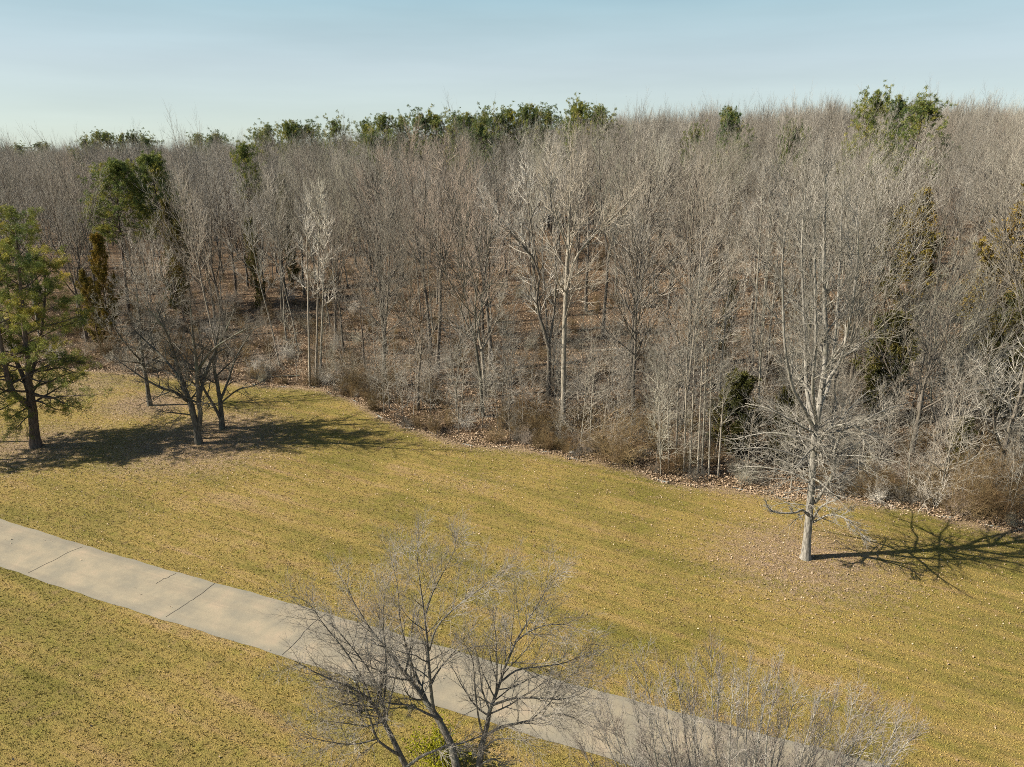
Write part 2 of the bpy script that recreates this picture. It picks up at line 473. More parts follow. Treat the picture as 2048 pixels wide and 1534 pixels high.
# road between its two measured edges
UP = [(0, 1038), (170, 1091), (430, 1166), (600, 1213), (794, 1272), (938, 1310), (1074, 1347), (1200, 1378), (1367, 1423), (1579, 1483)]
LO = [(0, 1135), (55, 1146), (200, 1193), (332, 1236), (565, 1314), (700, 1360), (880, 1418), (1061, 1474), (1150, 1505)]
U = np.array([gnd0(*p) for p in UP]); Lo = np.array([gnd0(*p) for p in LO])
cU = np.polyfit(U[:, 0], U[:, 1], 2)
off = np.mean([np.min(np.hypot(U[:, 0]-x, U[:, 1]-y)) for x, y in Lo[2:6]])
xx = np.linspace(-90, 45, 300)
xc_ = np.clip(xx, -33, 13)
uy = np.polyval(cU, xc_) + (xx-xc_)*(2*cU[0]*xc_+cU[1])
slope = 2*cU[0]*xc_+cU[1]
nrm = np.stack([slope, -np.ones_like(slope)], 1); nrm /= np.linalg.norm(nrm, axis=1, keepdims=True)
# perpendicular width from the lower edge samples
lowd = []
for x, y in Lo:
    k = np.argmin(np.hypot(xx-x, uy-y)); lowd.append(np.hypot(xx[k]-x, uy[k]-y))
RW = float(np.mean(lowd)); print('road width', RW, lowd)
edge_n = 0.025*np.sin(xx*1.7)+0.02*np.sin(xx*4.1+1)
na = 9
t_ = np.linspace(0, 1, na)[None, :, None]
E0 = np.stack([xx, uy], 1) - nrm*(edge_n[:, None]); E1 = np.stack([xx, uy], 1) + nrm*(RW + edge_n[::-1][:, None])
G = E0[:, None]*(1-t_) + E1[:, None]*t_
Z = height(G[..., 0], G[..., 1]) + 0.02 + 0.03*(1-(2*t_[..., 0]-1)**2)
V = np.concatenate([G, Z[..., None]], -1).reshape(-1, 3)
i = (np.arange(len(xx)-1)[:, None]*na + np.arange(na-1)[None])
F = np.stack([i, i+1, i+na+1, i+na], -1).reshape(-1, 4)
me = make_mesh('road', V, F[:, ::-1].copy() if False else F[:, [0, 1, 2, 3]], M['road'], True)
a_ = me.attributes.new('across', 'FLOAT', 'POINT'); a_.data.foreach_set('value', np.tile(np.linspace(0, 1, na), len(xx)).astype(np.float32))
road = tag(link('road', me), 'narrow worn grey asphalt lane crossing the lawn', kind='structure')
def road_dist(x, y):
    """signed across coordinate (0..RW inside)"""
    xc = np.clip(x, -33, 13)
    yy = np.polyval(cU, xc) + (x-xc)*(2*cU[0]*xc+cU[1])
    s = 2*cU[0]*xc+cU[1]
    return (yy-y)/np.sqrt(1+s*s)
def strip(pts, wd, name, mat):
    P = np.array(pts, float); n = len(P)
    T = np.gradient(P, axis=0); T = norm(T); Nn = np.stack([-T[:, 1], T[:, 0]], 1)
    A = P + Nn*wd/2; B = P - Nn*wd/2
    def z(Q):
        a = np.clip(road_dist(Q[:, 0], Q[:, 1])/RW, 0, 1)
        return height(Q[:, 0], Q[:, 1]) + 0.02 + 0.03*(1-(2*a-1)**2) + 0.005
    V = np.vstack([np.c_[A, z(A)], np.c_[B, z(B)]])
    i = np.arange(n-1)
    return make_mesh(name, V, np.stack([i, i+n, i+n+1, i+1], 1), mat)
for a, bb in (((55, 1145), (166, 1093)), ((312, 1168), (352, 1147)), ((332, 1235), (430, 1168)), ((565, 1314), (652, 1232)), ((705, 1310), (790, 1275))):
    A, B = gnd0(*a), gnd0(*bb)
    n = 14; t = np.linspace(0, 1, n)[:, None]
    P = A*(1-t)+B*t
    P += np.cumsum(rng.standard_normal((n, 2))*0.05, 0)*np.sin(t*3.14)
    link('crack', strip(P, 0.035, 'crack', M['crack']), road)

# grass tufts and leaves as real geometry
def visible(x, y, z, margin=60):
    dx, dy, dz = x, y, z-CAM_H
    fw = dy*cp - dz*sp; up = dy*sp + dz*cp
    px = 1024 + FPX*dx/fw; py = 767 - FPX*up/fw
    return (px > -margin) & (px < 2048+margin) & (py > -margin) & (py < 1534+margin) & (fw > 0), fw
def scatter(n, x0, x1, y0, y1, fn):
    x = rng.uniform(x0, x1, n); y = rng.uniform(y0, y1, n)
    ok = fn(x, y); return x[ok], y[ok]
def near_fn(x, y):
    v_, fw = visible(x, y, 0)
    rd = road_dist(x, y)
    onroad = (rd > -0.02) & (rd < RW+0.02)
    return v_ & (y < edge_y(x)+1.0) & ~onroad & (rng.random(len(x)) < np.clip(30/np.maximum(fw, 1), 0.25, 1.0))
x, y = scatter(520000, -60, 45, 14, 75, near_fn)
n = len(x); z = height(x, y)
bl = 3
X = np.repeat(x, bl)+rng.normal(0, 0.03, n*bl); Y = np.repeat(y, bl)+rng.normal(0, 0.03, n*bl); Z = np.repeat(z, bl)-0.01
az = rng.random(n*bl)*6.283; hh = rng.uniform(0.03, 0.085, n*bl); ww = rng.uniform(0.010, 0.024, n*bl)
ln = rng.uniform(0.01, 0.06, n*bl)
A = np.stack([X-ww*np.sin(az), Y+ww*np.cos(az), Z], 1); B = np.stack([X+ww*np.sin(az), Y-ww*np.cos(az), Z], 1)
C = np.stack([X+ln*np.cos(az), Y+ln*np.sin(az), Z+hh], 1)
bf = Buf(); bf.tris(A, B, C); me = bf.mesh('grass', M['blades'])
a_ = me.attributes.new('litter', 'FLOAT', 'POINT')
a_.data.foreach_set('value', np.repeat(litter_at(X, Y), 3).astype(np.float32)*0.6)
tag(link('grass', me), 'short tufts of olive and straw grass on the lawn', 'grass', kind='stuff')
print('grass tris', n*bl)

def leaves(name, x, y, lab, smin=0.05, smax=0.13, lift=0.03):
    n = len(x); z = height(x, y)+rng.uniform(0.005, lift, n)
    rd = road_dist(x, y); z = np.where((rd > 0) & (rd < RW), z+0.05, z)
    az = rng.random(n)*6.283; s = rng.uniform(smin, smax, n)
    u = np.stack([np.cos(az), np.sin(az), rng.normal(0, 0.35, n)], 1)
    v = np.stack([-np.sin(az)*0.6, np.cos(az)*0.6, rng.normal(0, 0.3, n)], 1)
    c = np.stack([x, y, z+0.02], 1)
    V = np.stack([c-u*s[:, None]*.5, c+v*s[:, None]*.5, c+u*s[:, None]*.5, c-v*s[:, None]*.5], 1).reshape(-1, 3)
    V[3::4, 2] += 0.3*s  # curl
    F = np.arange(4*n).reshape(-1, 4)
    me = make_mesh(name, V, np.concatenate([F[:, [0, 1, 2]], F[:, [0, 2, 3]]]), M['leaf'])
    return tag(link(name, me), lab, 'leaves', kind='stuff')
def lawn_leaf_fn(x, y):
    v_, fw = visible(x, y, 0)
    return v_ & (y < edge_y(x)+2) & (rng.random(len(x)) < np.where((road_dist(x, y) > 0) & (road_dist(x, y) < RW), 0.004, litter_at(x, y)*0.8+0.007+0.12*np.exp(-(np.abs(road_dist(x, y)+0.4)/0.5))))
x, y = scatter(330000, -60, 45, 14, 78, lawn_leaf_fn)
leaves('leaf_litter', x, y, 'dry brown leaves strewn over the lawn', 0.04, 0.11)
def for_leaf_fn(x, y):
    v_, fw = visible(x, y, height(x, y))
    return v_ & (y > edge_y(x)-0.5) & (rng.random(len(x)) < np.clip(45/fw, 0, 1)**1.5)
x, y = scatter(1400000, -75, 75, 34, 125, for_leaf_fn)
leaves('leaf_litter', x, y, 'brown leaf litter covering the forest floor', 0.07, 0.17, 0.08)
print('leaves', len(x))

# ------------------------------------------------------------------ bare trees
def twigs_from(g, bt, P, R, lv, trop=0.05, wig=0.16):
    """lv: list of (n, t0, t1, ang, Lf, K) for successive generations, all into buffer bt"""
    for k, (n, t0, t1, ang, Lf, K, rmin) in enumerate(lv):
        P, R = spawn(g, P, R, n, t0, t1, ang, Lf, 0.55, K, wig, trop, rmin=rmin, fade=0.45)
        bt.tubes(P, R, 3)
    return P, R
def bare_proto(seed, h, style, dens=1.0, twigmat='twig', barkmat='bark', rtw=0.011):
    g = np.random.default_rng(seed)
    bt, bw = Buf(), Buf()
    r0 = h*0.0098*g.uniform(0.85, 1.2)
    o = np.zeros((1, 3)); upv = np.array([[g.normal(0, .04), g.normal(0, .04), 1.0]])
    if style == 'straight':
        P, R = grow(g, o, upv, np.array([h*0.97]), np.array([r0]), 12, 0.035, 0.06, 0.12)
        bt.tubes(P, R, 7)
        L1, R1 = spawn(g, P, R, int(26*dens), 0.30, 0.97, (50, 16), 0.31, 0.55, 7, 0.06, 0.11,
                       shape=lambda u: 0.75+0.55*np.sin(u*2.6)-0.55*u**2, rmin=0.042, rmax=0.13, rtip=0.3)
    elif style == 'vase':
        P, R = grow(g, o, upv, np.array([h*0.42]), np.array([r0*1.15]), 8, 0.04, 0.05, 0.35)
        bt.tubes(P, R, 8)
        nl = 5
        Pl, Rl = spawn(g, P, R, nl, 0.66, 0.99, (30, 12), h*0.64, 0.62, 9, 0.05, 0.06, Labs=True, fade=0.05, asp=0.1, rmin=0.05, rtip=0.16)
        bt.tubes(Pl, Rl, 6)
        L1, R1 = spawn(g, Pl, Rl, int(8*dens), 0.15, 0.98, (38, 14), 0.46, 0.6, 7, 0.06, 0.10, rmin=0.042, rtip=0.3)
    elif style == 'slender':
        P, R = grow(g, o, upv, np.array([h*0.98]), np.array([r0*0.55]), 12, 0.03, 0.05, 0.12)
        bt.tubes(P, R, 6)
        L1, R1 = spawn(g, P, R, int(18*dens), 0.42, 0.98, (44, 16), 0.21, 0.55, 6, 0.06, 0.11,
                       shape=lambda u: 0.7+0.6*np.sin(u*2.4)-0.4*u, rmin=0.014, rtip=0.2)
    elif style == 'round':
        P, R = grow(g, o, upv, np.array([h*0.36]), np.array([r0*1.2]), 7, 0.05, 0.05, 0.4)
        bt.tubes(P, R, 8)
        Pl, Rl = spawn(g, P, R, 6, 0.55, 0.99, (50, 15), h*0.6, 0.55, 8, 0.11, 0.07, Labs=True, fade=0.05, asp=0.15, rmin=0.05, rtip=0.16)
        bt.tubes(Pl, Rl, 6)
        L1, R1 = spawn(g, Pl, Rl, int(8*dens), 0.2, 0.98, (50, 22), 0.40, 0.55, 6, 0.09, 0.08, rmin=0.035, rtip=0.3)
    elif style == 'sapling':
        P, R = grow(g, o, upv, np.array([h*0.98]), np.array([h*0.007]), 8, 0.06, 0.05, 0.15)
        bt.tubes(P, R, 5)
        L1, R1 = spawn(g, P, R, int(22*dens), 0.12, 0.98, (62, 28), 0.32, 0.5, 6, 0.11, 0.06, rmin=0.012, rtip=0.3)
    bt.tubes(L1, R1, 4)
    if style == 'sapling':
        P2, R2 = spawn(g, L1, R1, 6, 0.15, 1.0, (48, 25), 0.5, 0.6, 5, 0.12, 0.04, rmin=rtw)
        bw.tubes(P2, R2, 3)
        P3, R3 = spawn(g, P2, R2, 3, 0.2, 1.0, (50, 30), 0.55, 0.6, 3, 0.14, 0.05, rmin=rtw*0.8)
        bw.tubes(P3, R3, 3)
    else:
        P2, R2 = spawn(g, L1, R1, 8, 0.12, 1.0, (34, 13), 0.52, 0.6, 6, 0.06, 0.09, rmin=rtw*2.3)
        bt.tubes(P2, R2, 3)
        P3, R3 = spawn(g, P2, R2, 5, 0.10, 1.0, (34, 14), 0.56, 0.6, 4, 0.07, 0.07, rmin=rtw*1.1)
        bw.tubes(P3, R3, 3)
    return bt.mesh('trunk', M[barkmat], True), bw.mesh('crown', M[twigmat])

PROTO = {}
specs = [('straight', 21), ('straight', 22), ('vase', 21), ('slender', 20), ('vase', 20), ('slender', 19), ('straight', 20), ('round', 17), ('slender', 21), ('vase', 22)]
for k, (st, h) in enumerate(specs):
    PROTO[k] = (*bare_proto(100+k, h, st, twigmat='twig' if k % 3 else 'twig_pale', barkmat='bark' if st != 'slender' else 'bark_pale'), h, st)
SAPL = [(*bare_proto(200+k, h, 'sapling', twigmat=('twig_pale', 'twig', 'twig_dark')[k % 3], barkmat='bark_pale'), h) for k, h in enumerate((6, 8, 5, 9, 7))]
def bare(name, k, x, y, rz, sc, label, cat='tree', group=None, protos=None):
    pr = PROTO[k] if protos is None else protos[k]
    e = link(name, None, None, (x, y, float(height(x, y))-0.05), rz, sc)
    tag(e, label, cat, group)
    link('trunk', pr[0], e); link('crown', pr[1], e)
    return e

# ------------------------------------------------------------------ evergreens
def needles(g, b, P, n, ln, wd, up=0.35, spread=1.0):
    """n thin triangles at each point of P"""
    N = len(P)
    Q = np.repeat(P, n, 0)
    d = norm(g.standard_normal((N*n, 3))*spread + np.array([0, 0, up]))
    L = ln*g.uniform(0.6, 1.25, N*n)[:, None]
    s = norm(np.cross(d, g.standard_normal((N*n, 3))))*wd*g.uniform(0.7, 1.3, N*n)[:, None]
    tip = Q + d*L
    mid = Q + d*L*0.55
    b.tris(Q - 0*s, mid+s, tip); b.tris(Q - 0*s, tip, mid-s)
def pine_proto(seed, h, cb=0.45, wr=0.2, mat='needle', fine=1.0, limbs=50, js=.5):
    g = np.random.default_rng(seed)
    bt, bn = Buf(), Buf()
    P, R = grow(g, np.zeros((1, 3)), np.array([[g.normal(0, .03), g.normal(0, .03), 1.0]]), np.array([h*0.97]), np.array([h*0.0125]), 12, 0.03, 0.08, 0.1)
    bt.tubes(P, R, 7)
    L1, R1 = spawn(g, P, R, limbs, cb, 0.99, (84, 14), h*wr, 0.4, 6, 0.10, 0.05, Labs=True,
                   shape=lambda u: 0.55+0.65*np.sin(0.35+u*2.3)-0.62*u**3, rmin=0.02, rmax=0.09, asp=js, rtip=0.25)
    bt.tubes(L1, R1, 4)
    L2, R2 = spawn(g, L1, R1, 6, 0.35, 1.0, (55, 30), 0.34, 0.5, 4, 0.12, 0.12, rmin=0.012)
    bt.tubes(L2, R2, 3)
    tips = np.concatenate([L2[:, 2:].reshape(-1, 3), L1[:, 4:].reshape(-1, 3)])
    tips = tips + g.normal(0, 0.12, tips.shape)
    needles(g, bn, tips, int(24*fine), 0.33, 0.024)
    tips2 = L2[:, -1] + g.normal(0, 0.22, L2[:, -1].shape)
    needles(g, bn, tips2, int(26*fine), 0.34, 0.024)
    return bt.mesh('trunk', M['bark_pine'], True), bn.mesh('crown', M[mat]), h
def cedar_proto(seed, h, wr=0.2, mat='cedar', cb=0.05):
    g = np.random.default_rng(seed)
    bt, bn = Buf(), Buf()
    P, R = grow(g, np.zeros((1, 3)), np.array([[0.02, 0.02, 1.0]]), np.array([h*0.97]), np.array([h*0.012]), 10, 0.03, 0.08, 0.1)
    bt.tubes(P, R, 6)
    L1, R1 = spawn(g, P, R, 70, cb, 0.99, (70, 28), h*wr, 0.4, 6, 0.08, 0.13, Labs=True,
                   shape=lambda u: 0.55+0.6*np.sin(u*2.4)-0.75*u**2, rmin=0.012, asp=0.4, rtip=0.3)
    bt.tubes(L1, R1, 3)
    L2, R2 = spawn(g, L1, R1, 7, 0.2, 1.0, (45, 25), 0.35, 0.5, 4, 0.12, 0.15, rmin=0.008)
    bt.tubes(L2, R2, 3)
    tips = np.concatenate([L2[:, 1:].reshape(-1, 3), L1[:, 3:].reshape(-1, 3)]) + 0.0
    tips = tips + g.normal(0, 0.06, tips.shape)
    needles(g, bn, tips, 10, 0.22, 0.03, up=0.8)
    return bt.mesh('trunk', M['bark_pine'], True), bn.mesh('crown', M[mat]), h
PINE = [pine_proto(300, 20, 0.5, 0.19), pine_proto(301, 20, 0.42, 0.23), pine_proto(302, 20, 0.6, 0.17), pine_proto(303, 20, 0.5, 0.21, 'needle_far'), pine_proto(304, 20, 0.62, 0.2, 'needle_far'), pine_proto(305, 19, 0.55, 0.19, 'needle', 1.0, 90, .2), pine_proto(306, 19, 0.5, 0.16, 'needle', 1.0, 80, .25)]
CEDAR = [cedar_proto(310, 9, 0.24), cedar_proto(311, 9, 0.2, 'cedar_gold'), cedar_proto(312, 5, 0.33)]
def evergreen(name, pr, px, py, Y, label, cat='tree', group=None, rz=None, wide=1.0):
    """tree whose top is seen at photo pixel (px,py) at distance Y"""
    p = at(px, py, Y); zg = float(height(p[0], Y))
    h = max(p[2]-zg, 1.5); s = h/pr[2]
    e = link(name, None, None, (p[0], Y, zg-0.05), rng.random()*6.28 if rz is None else rz, 1.0)
    e.scale = (s*wide, s*wide, s)
    tag(e, label, cat, group)
    link('trunk', pr[0], e); link('crown', pr[1], e)
    TAKEN.append((p[0], Y, 2.2))
    return e
TAKEN = []

# ------------------------------------------------------------------ hero tree helper
def hero(name, base_xy, stems, lv1, tw, barkmat, twigmat, label, seed, sides=8, extra=None, cat='tree', rs=1.0, ls=1.0, nk=1.0):
    """stems: list of (pts[(x,y,z,r)...], n_branches, t0, lenfactor).  Points are world coordinates."""
    g = np.random.default_rng(seed)
    bx, by = base_xy; bz = float(height(bx, by))
    org = np.array([bx, by, bz, 0])
    bt, bw = Buf(), Buf()
    for pts, nb, t0, lf, trop in stems:
        P, Rr = smooth_path(np.array(pts)-org, 14); Rr = Rr*(rs if len(pts) else 1)
        P[2:] += g.normal(0, 0.018, P[2:].shape)*Rr[2:, None]*4
        P = P[None]; Rr = Rr[None]
        bt.tubes(P, Rr, sides)
        if nb:
            L1, R1 = spawn(g, P, Rr, int(nb*nk), t0, 1.0, lv1['ang'], lf*ls, 0.5, 7, lv1['wig'], trop, Labs=True, fade=lv1.get('fade', 0.4), rmin=lv1['rmin'], rmax=lv1.get('rmax', 0.1), asp=0.35, rtip=0.2)
            bt.tubes(L1, R1, 4)
            Pp, Rp = L1, R1
            for (n, t0_, a, Lf, K, rmin, tp) in tw:
                Pp, Rp = spawn(g, Pp, Rp, n, t0_, 1.0, a, Lf, 0.6, K, lv1['wig']*1.15, tp, rmin=rmin)
                bw.tubes(Pp, Rp, 3)
    if extra: extra(g, bt, bw, org[:3])
    e = link(name, None, None, (bx, by, bz), 0, 1)
    tag(e, label, cat)
    link('trunk', bt.mesh('trunk', M[barkmat], True), e)
    link('crown', bw.mesh('crown', M[twigmat]), e)
    TAKEN.append((bx, by, 4.2 if nk == 1.0 and name == 'bare_tree' else 2.5))
    return e
def W(px, py, Y, r):
    p = at(px, py, Y); return (p[0], p[1], p[2], r)
def gnd(px, py):
    """ground point on the modelled terrain seen at a photo pixel"""
    u, v = px - 1024.0, py - 767.0
    d = np.array([u, FPX*cp - v*sp, -FPX*sp - v*cp])
    t = np.linspace(10/d[1], 500/d[1], 6000)
    zz = CAM_H + d[2]*t; hh = height(d[0]*t, d[1]*t)
    k = np.argmax(zz < hh)
    return d[0]*t[k], d[1]*t[k], float(hh[k])

# --- the tall lone tree on the lawn, right
bx, by, bz = gnd(1611, 1117)
Y0 = by
def w(px, py, r, dy=0.0): return W(px, py, Y0+dy, r)
base = (bx, by, bz-0.1, 0.38)
ST = [
 ([base, w(1612, 1104, .25), w(1617, 1050, .21), w(1623, 968, .18), w(1632, 856, .165), w(1645, 771, .15, .3), w(1652, 700, .125, .5), w(1650, 600, .095, .4), w(1648, 500, .07, .2), w(1650, 400, .05), w(1652, 325, .02)], 22, .44, 2.3, .10),
 ([w(1631, 862, .11), w(1601, 805, .085, -.6), w(1584, 771, .075, -.9), w(1570, 696, .065, -1.2), w(1566, 600, .05, -1.3), w(1566, 500, .045, -1.2), w(1580, 410, .02, -1)], 13, .3, 2.0, .10),
 ([w(1632, 850, .12), w(1614, 790, .095, .8), w(1611, 702, .08, 1.3), w(1606, 600, .06, 1.5), w(1604, 480, .05, 1.6), w(1612, 370, .02, 1.5)], 14, .3, 2.0, .10),
 ([w(1645, 775, .11, .3), w(1676, 730, .085, .2), w(1690, 685, .075), w(1706, 600, .06, -.3), w(1716, 500, .05, -.5), w(1712, 410, .02, -.4)], 14, .25, 2.2, .10),
 ([w(1640, 810, .10), w(1660, 760, .08, 1.4), w(1672, 650, .065, 2), w(1680, 520, .06, 2.2), w(1684, 390, .02, 2.2)], 13, .3, 2.0, .10),
 ([w(1634, 850, .10), w(1625, 780, .08, -1.2), w(1632, 680, .065, -1.9), w(1630, 560, .06, -2.1), w(1628, 440, .02, -2)], 12, .3, 2.0, .10),
 ([w(1629, 905, .10), w(1655, 860, .07, -1), w(1700, 850, .05, -1.6), w(1740, 870, .02, -2)], 8, .25, 1.6, -.04),
 ([w(1630, 1005, .10), w(1650, 975, .085, -.6), w(1668, 940, .07, -.9), w(1670, 895, .05, -1), w(1690, 865, .02, -1)], 10, .2, 1.5, -.02),
 ([w(1621, 1035, .09), w(1605, 1020, .07, -.4), w(1588, 1026, .05, -.9), w(1548, 1024, .04, -1.1), w(1532, 1008, .015, -1.3)], 7, .35, .8, .05),
 ([w(1625, 1040, .08), w(1640, 1015, .06, -.8), w(1668, 1000, .03, -1.3), w(1680, 985, .012, -1.5)], 6, .3, .8, .06),
 ([w(1625, 1045, .07), w(1660, 1030, .05, -1.0), w(1695, 1040, .035, -1.8), w(1728, 1075, .012, -2.2)], 8, .2, 1.1, -.02),
]
def lone_extra(g, bt, bw, org):
    P, Rr = smooth_path(np.array([w(1624, 965, .20), w(1629, 900, .19), w(1632, 850, .18)])-np.array([*org, 0]), 6)
    L1, R1 = spawn(g, P[None], Rr[None], 34, 0.0, 1.0, (88, 58), 3.0, .2, 8, .13, -.05, Labs=True, fade=.12, rmin=.014, rmax=.03, asp=.35, rtip=.3)
    bt.tubes(L1, R1, 4)
    L2, R2 = spawn(g, L1, R1, 9, .15, 1, (50, 25), .45, .55, 5, .12, -.03, rmin=.008)
    bw.tubes(L2, R2, 3)
    L3, R3 = spawn(g, L2, R2, 6, .15, 1, (55, 30), .5, .6, 4, .13, -.01, rmin=.006)
    bw.tubes(L3, R3, 3)
    # long lower limbs reaching out all round
    P, Rr = smooth_path(np.array([w(1622, 985, .17), w(1628, 900, .17), w(1632, 862, .17)])-np.array([*org, 0]), 6)
    L1, R1 = spawn(g, P[None], Rr[None], 13, 0.0, 1.0, (86, 66), 4.6, .38, 8, .10, -.02, Labs=True, fade=.1, rmin=.045, rmax=.07, asp=.2, rtip=.3)
    bt.tubes(L1, R1, 5)
    L2, R2 = spawn(g, L1, R1, 8, .2, 1, (50, 25), .42, .55, 5, .12, .02, rmin=.016)
    bt.tubes(L2, R2, 3)
    L3, R3 = spawn(g, L2, R2, 6, .15, 1, (50, 25), .5, .6, 4, .12, .01, rmin=.007)
    bw.tubes(L3, R3, 3)
    # a few sprays lower on the stem
    P, Rr = smooth_path(np.array([w(1619, 1040, .24), w(1624, 965, .2)])-np.array([*org, 0]), 6)
    L1, R1 = spawn(g, P[None], Rr[None], 16, 0.1, 1.0, (85, 70), 2.2, .2, 6, .13, -.04, Labs=True, rmin=.02, rmax=.04, asp=.4)
    bt.tubes(L1, R1, 4)
    L2, R2 = spawn(g, L1, R1, 7, .2, 1, (55, 30), .45, .55, 4, .15, 0, rmin=.009)
    bw.tubes(L2, R2, 3)
hero('bare_tree', (bx, by), ST, dict(ang=(48, 20), wig=.07, rmin=.026), [(9, .10, (38, 15), .50, 6, .016, .09), (6, .10, (36, 15), .52, 4, .010, .08), (2, .2, (34, 18), .6, 3, .008, .06)],
     'bark_mid', 'twig_pale', 'tall lone leafless tree on the lawn with drooping lower twigs and a long shadow', 11, sides=10, extra=lone_extra)

